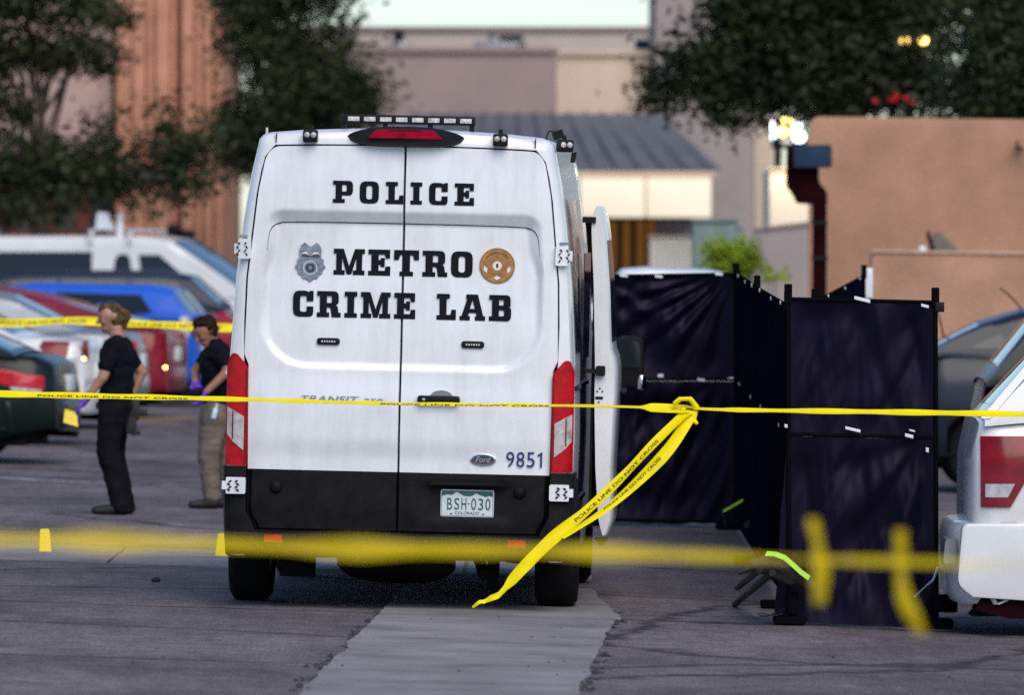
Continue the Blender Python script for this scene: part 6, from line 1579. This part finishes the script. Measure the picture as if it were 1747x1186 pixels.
blob('hair', [(hc + Vector((.022, .02, .062)), 0.076, hc + Vector((-.022, -.02, .066)), 0.065), (hc + Vector((.055, .04, .02)), 0.055, hc + Vector((.06, .04, -.015)), 0.042), (hc + Vector((-.06, -.05, .062)), 0.040, hc + Vector((-.02, -.07, .07)), 0.040), (hc + Vector((.035, -.045, .040)), 0.039, hc + Vector((.045, -.03, .01)), 0.032)], M['brown'], t, voxel=.010, smooth=1, crease=.004)
blob('shirt', [(J(368, 592, -.05), .074, J(370, 592, .08), .074), (J(371, 602, -.15), .088, J(374, 602, .17), .088), (J(371, 622, -.06), .148, J(376, 662, -.04), .140), (J(371, 622, .07), .148, J(376, 662, .06), .140), (J(376, 662, -.03), .142, J(377, 700, -.02), .148), (J(376, 662, .05), .142, J(378, 700, .06), .148),
               (J(379, 600, -.19), .080, J(387, 620, -.24), .068), (J(360, 604, .19), .078, J(345, 622, .155), .066)], M['shirt'], t, voxel=.012, crease=.012)
blob('trousers', [(J(376, 698, -.03), .138, J(372, 715, -.06), .125), (J(376, 698, .05), .138, J(382, 715, .07), .125), (J(366, 708, -.10), .120, J(357, 778, -.11), .092), (J(357, 778, -.11), .090, J(362, 846, -.10), .072),
                  (J(386, 708, .10), .120, J(387, 778, .10), .092), (J(387, 778, .10), .090, J(392, 848, .12), .072)], M['khaki'], t, voxel=.012, crease=.014)
for c, ang_ in ((J(360, 858, -.10), -.1), (J(390, 858, .12), -.1)):
    c = Vector((c.x, c.y, 0))
    blob('shoe', [(c + Vector((.03, 0, .045)), .046, c + Vector((-.05, 0, .040)), .042), (c + Vector((-.05, 0, .038)), .042, c + Vector((-.145, -.01, .034)), .033), (c + Vector((.03, 0, .09)), .046, c + Vector((0, 0, .07)), .045)], M['shoe'], t, voxel=.010)
for hnd in (hand1, hand2):
    blob('glove', [(a, ra + .003, b, rb + .003) for a, ra, b, rb in hnd], M['glove'], t, voxel=.007, smooth=1)
t2 = thing('sample_bottle', 'small pale blue bottle held below the gloves of the bending person', 'bottle', (gx0, D, g0))
c0 = J(369, 702, -.30)
MB().lathe([(0, -.055), (.020, -.05), (.022, .02), (.010, .035), (.010, .05), (0, .052)], c0, (.25, 0, 1), 12).build('bottle_body', mat('bottle_blue', (.50, .68, .80), .2, var=0), t2)
MB().lathe([(.012, .05), (.012, .066), (0, .067)], c0, (.25, 0, 1), 10).build('cap', M['tag'], t2)

# ================================================================== SMALL LITTER ON THE ASPHALT
stone_m = mat('dark_stone', (.02, .018, .018), .8, var=.3, scale=40)
o1 = gp(266, 994)
mb = MB(); mb.lathe([(0, -.005), (.024, 0), (.028, .015), (.02, .026), (0, .03)], (0, 0, 0), (0, 0, 1), 9)
for i, v in enumerate(mb.v): mb.v[i] = tuple(Vector(v) + Vector((random.uniform(-.004, .004), random.uniform(-.004, .004), 0)))
st = mb.build('stone', stone_m, None, 50); st.location = (o1.x, o1.y, o1.z); tag(st, 'single dark stone lying on the asphalt left of the van', 'stone')
mb = MB(); rs = random.Random(4)
for k in range(200):
    y = rs.uniform(34, 58); x = rs.uniform(-.07, .07) * y
    s = rs.uniform(.004, .011) * (1.6 if rs.random() < .1 else 1); z = gz(x)
    if -1.3 < x < .35 and 42 < y < 54: z += .012
    p = [Vector((x + s * math.cos(a) * rs.uniform(.6, 1.2), y + s * math.sin(a) * rs.uniform(.6, 1.2), z)) for a in (0, 1.25, 2.5, 3.8, 5)]
    q = Vector((x, y, z + s * .9)); n0 = len(mb.v)
    mb.v += [tuple(v) for v in p] + [tuple(q)]; mb.f += [(n0 + i, n0 + (i + 1) % 5, n0 + 5) for i in range(5)]
for k in range(420):
    y = rs.uniform(36, 50); side = rs.random() < .5
    x = (lx_(y, lA, lB) - .015 if side else lx_(min(y, 48.6), rA, rB) + .015) + rs.gauss(0, .03)
    if mnoise.noise(Vector((y * 1.3, 2.0 if side else 9.0, 0))) < -.05: continue
    s = rs.uniform(.008, .024); z = gz(x) + .002
    p = [Vector((x + s * math.cos(a) * rs.uniform(.6, 1.4), y + 3 * s * math.sin(a) * rs.uniform(.6, 1.2), z)) for a in (0, 1.25, 2.5, 3.8, 5)]
    q = Vector((x, y, z + s * .6)); n0 = len(mb.v)
    mb.v += [tuple(v) for v in p] + [tuple(q)]; mb.f += [(n0 + i, n0 + (i + 1) % 5, n0 + 5) for i in range(5)]
tag(mb.build('gravel_grit', mat('grit', (.055, .048, .045), .9, var=.5, scale=9), None, None), kind='stuff', label='loose gravel grit scattered over the asphalt', cat='gravel')
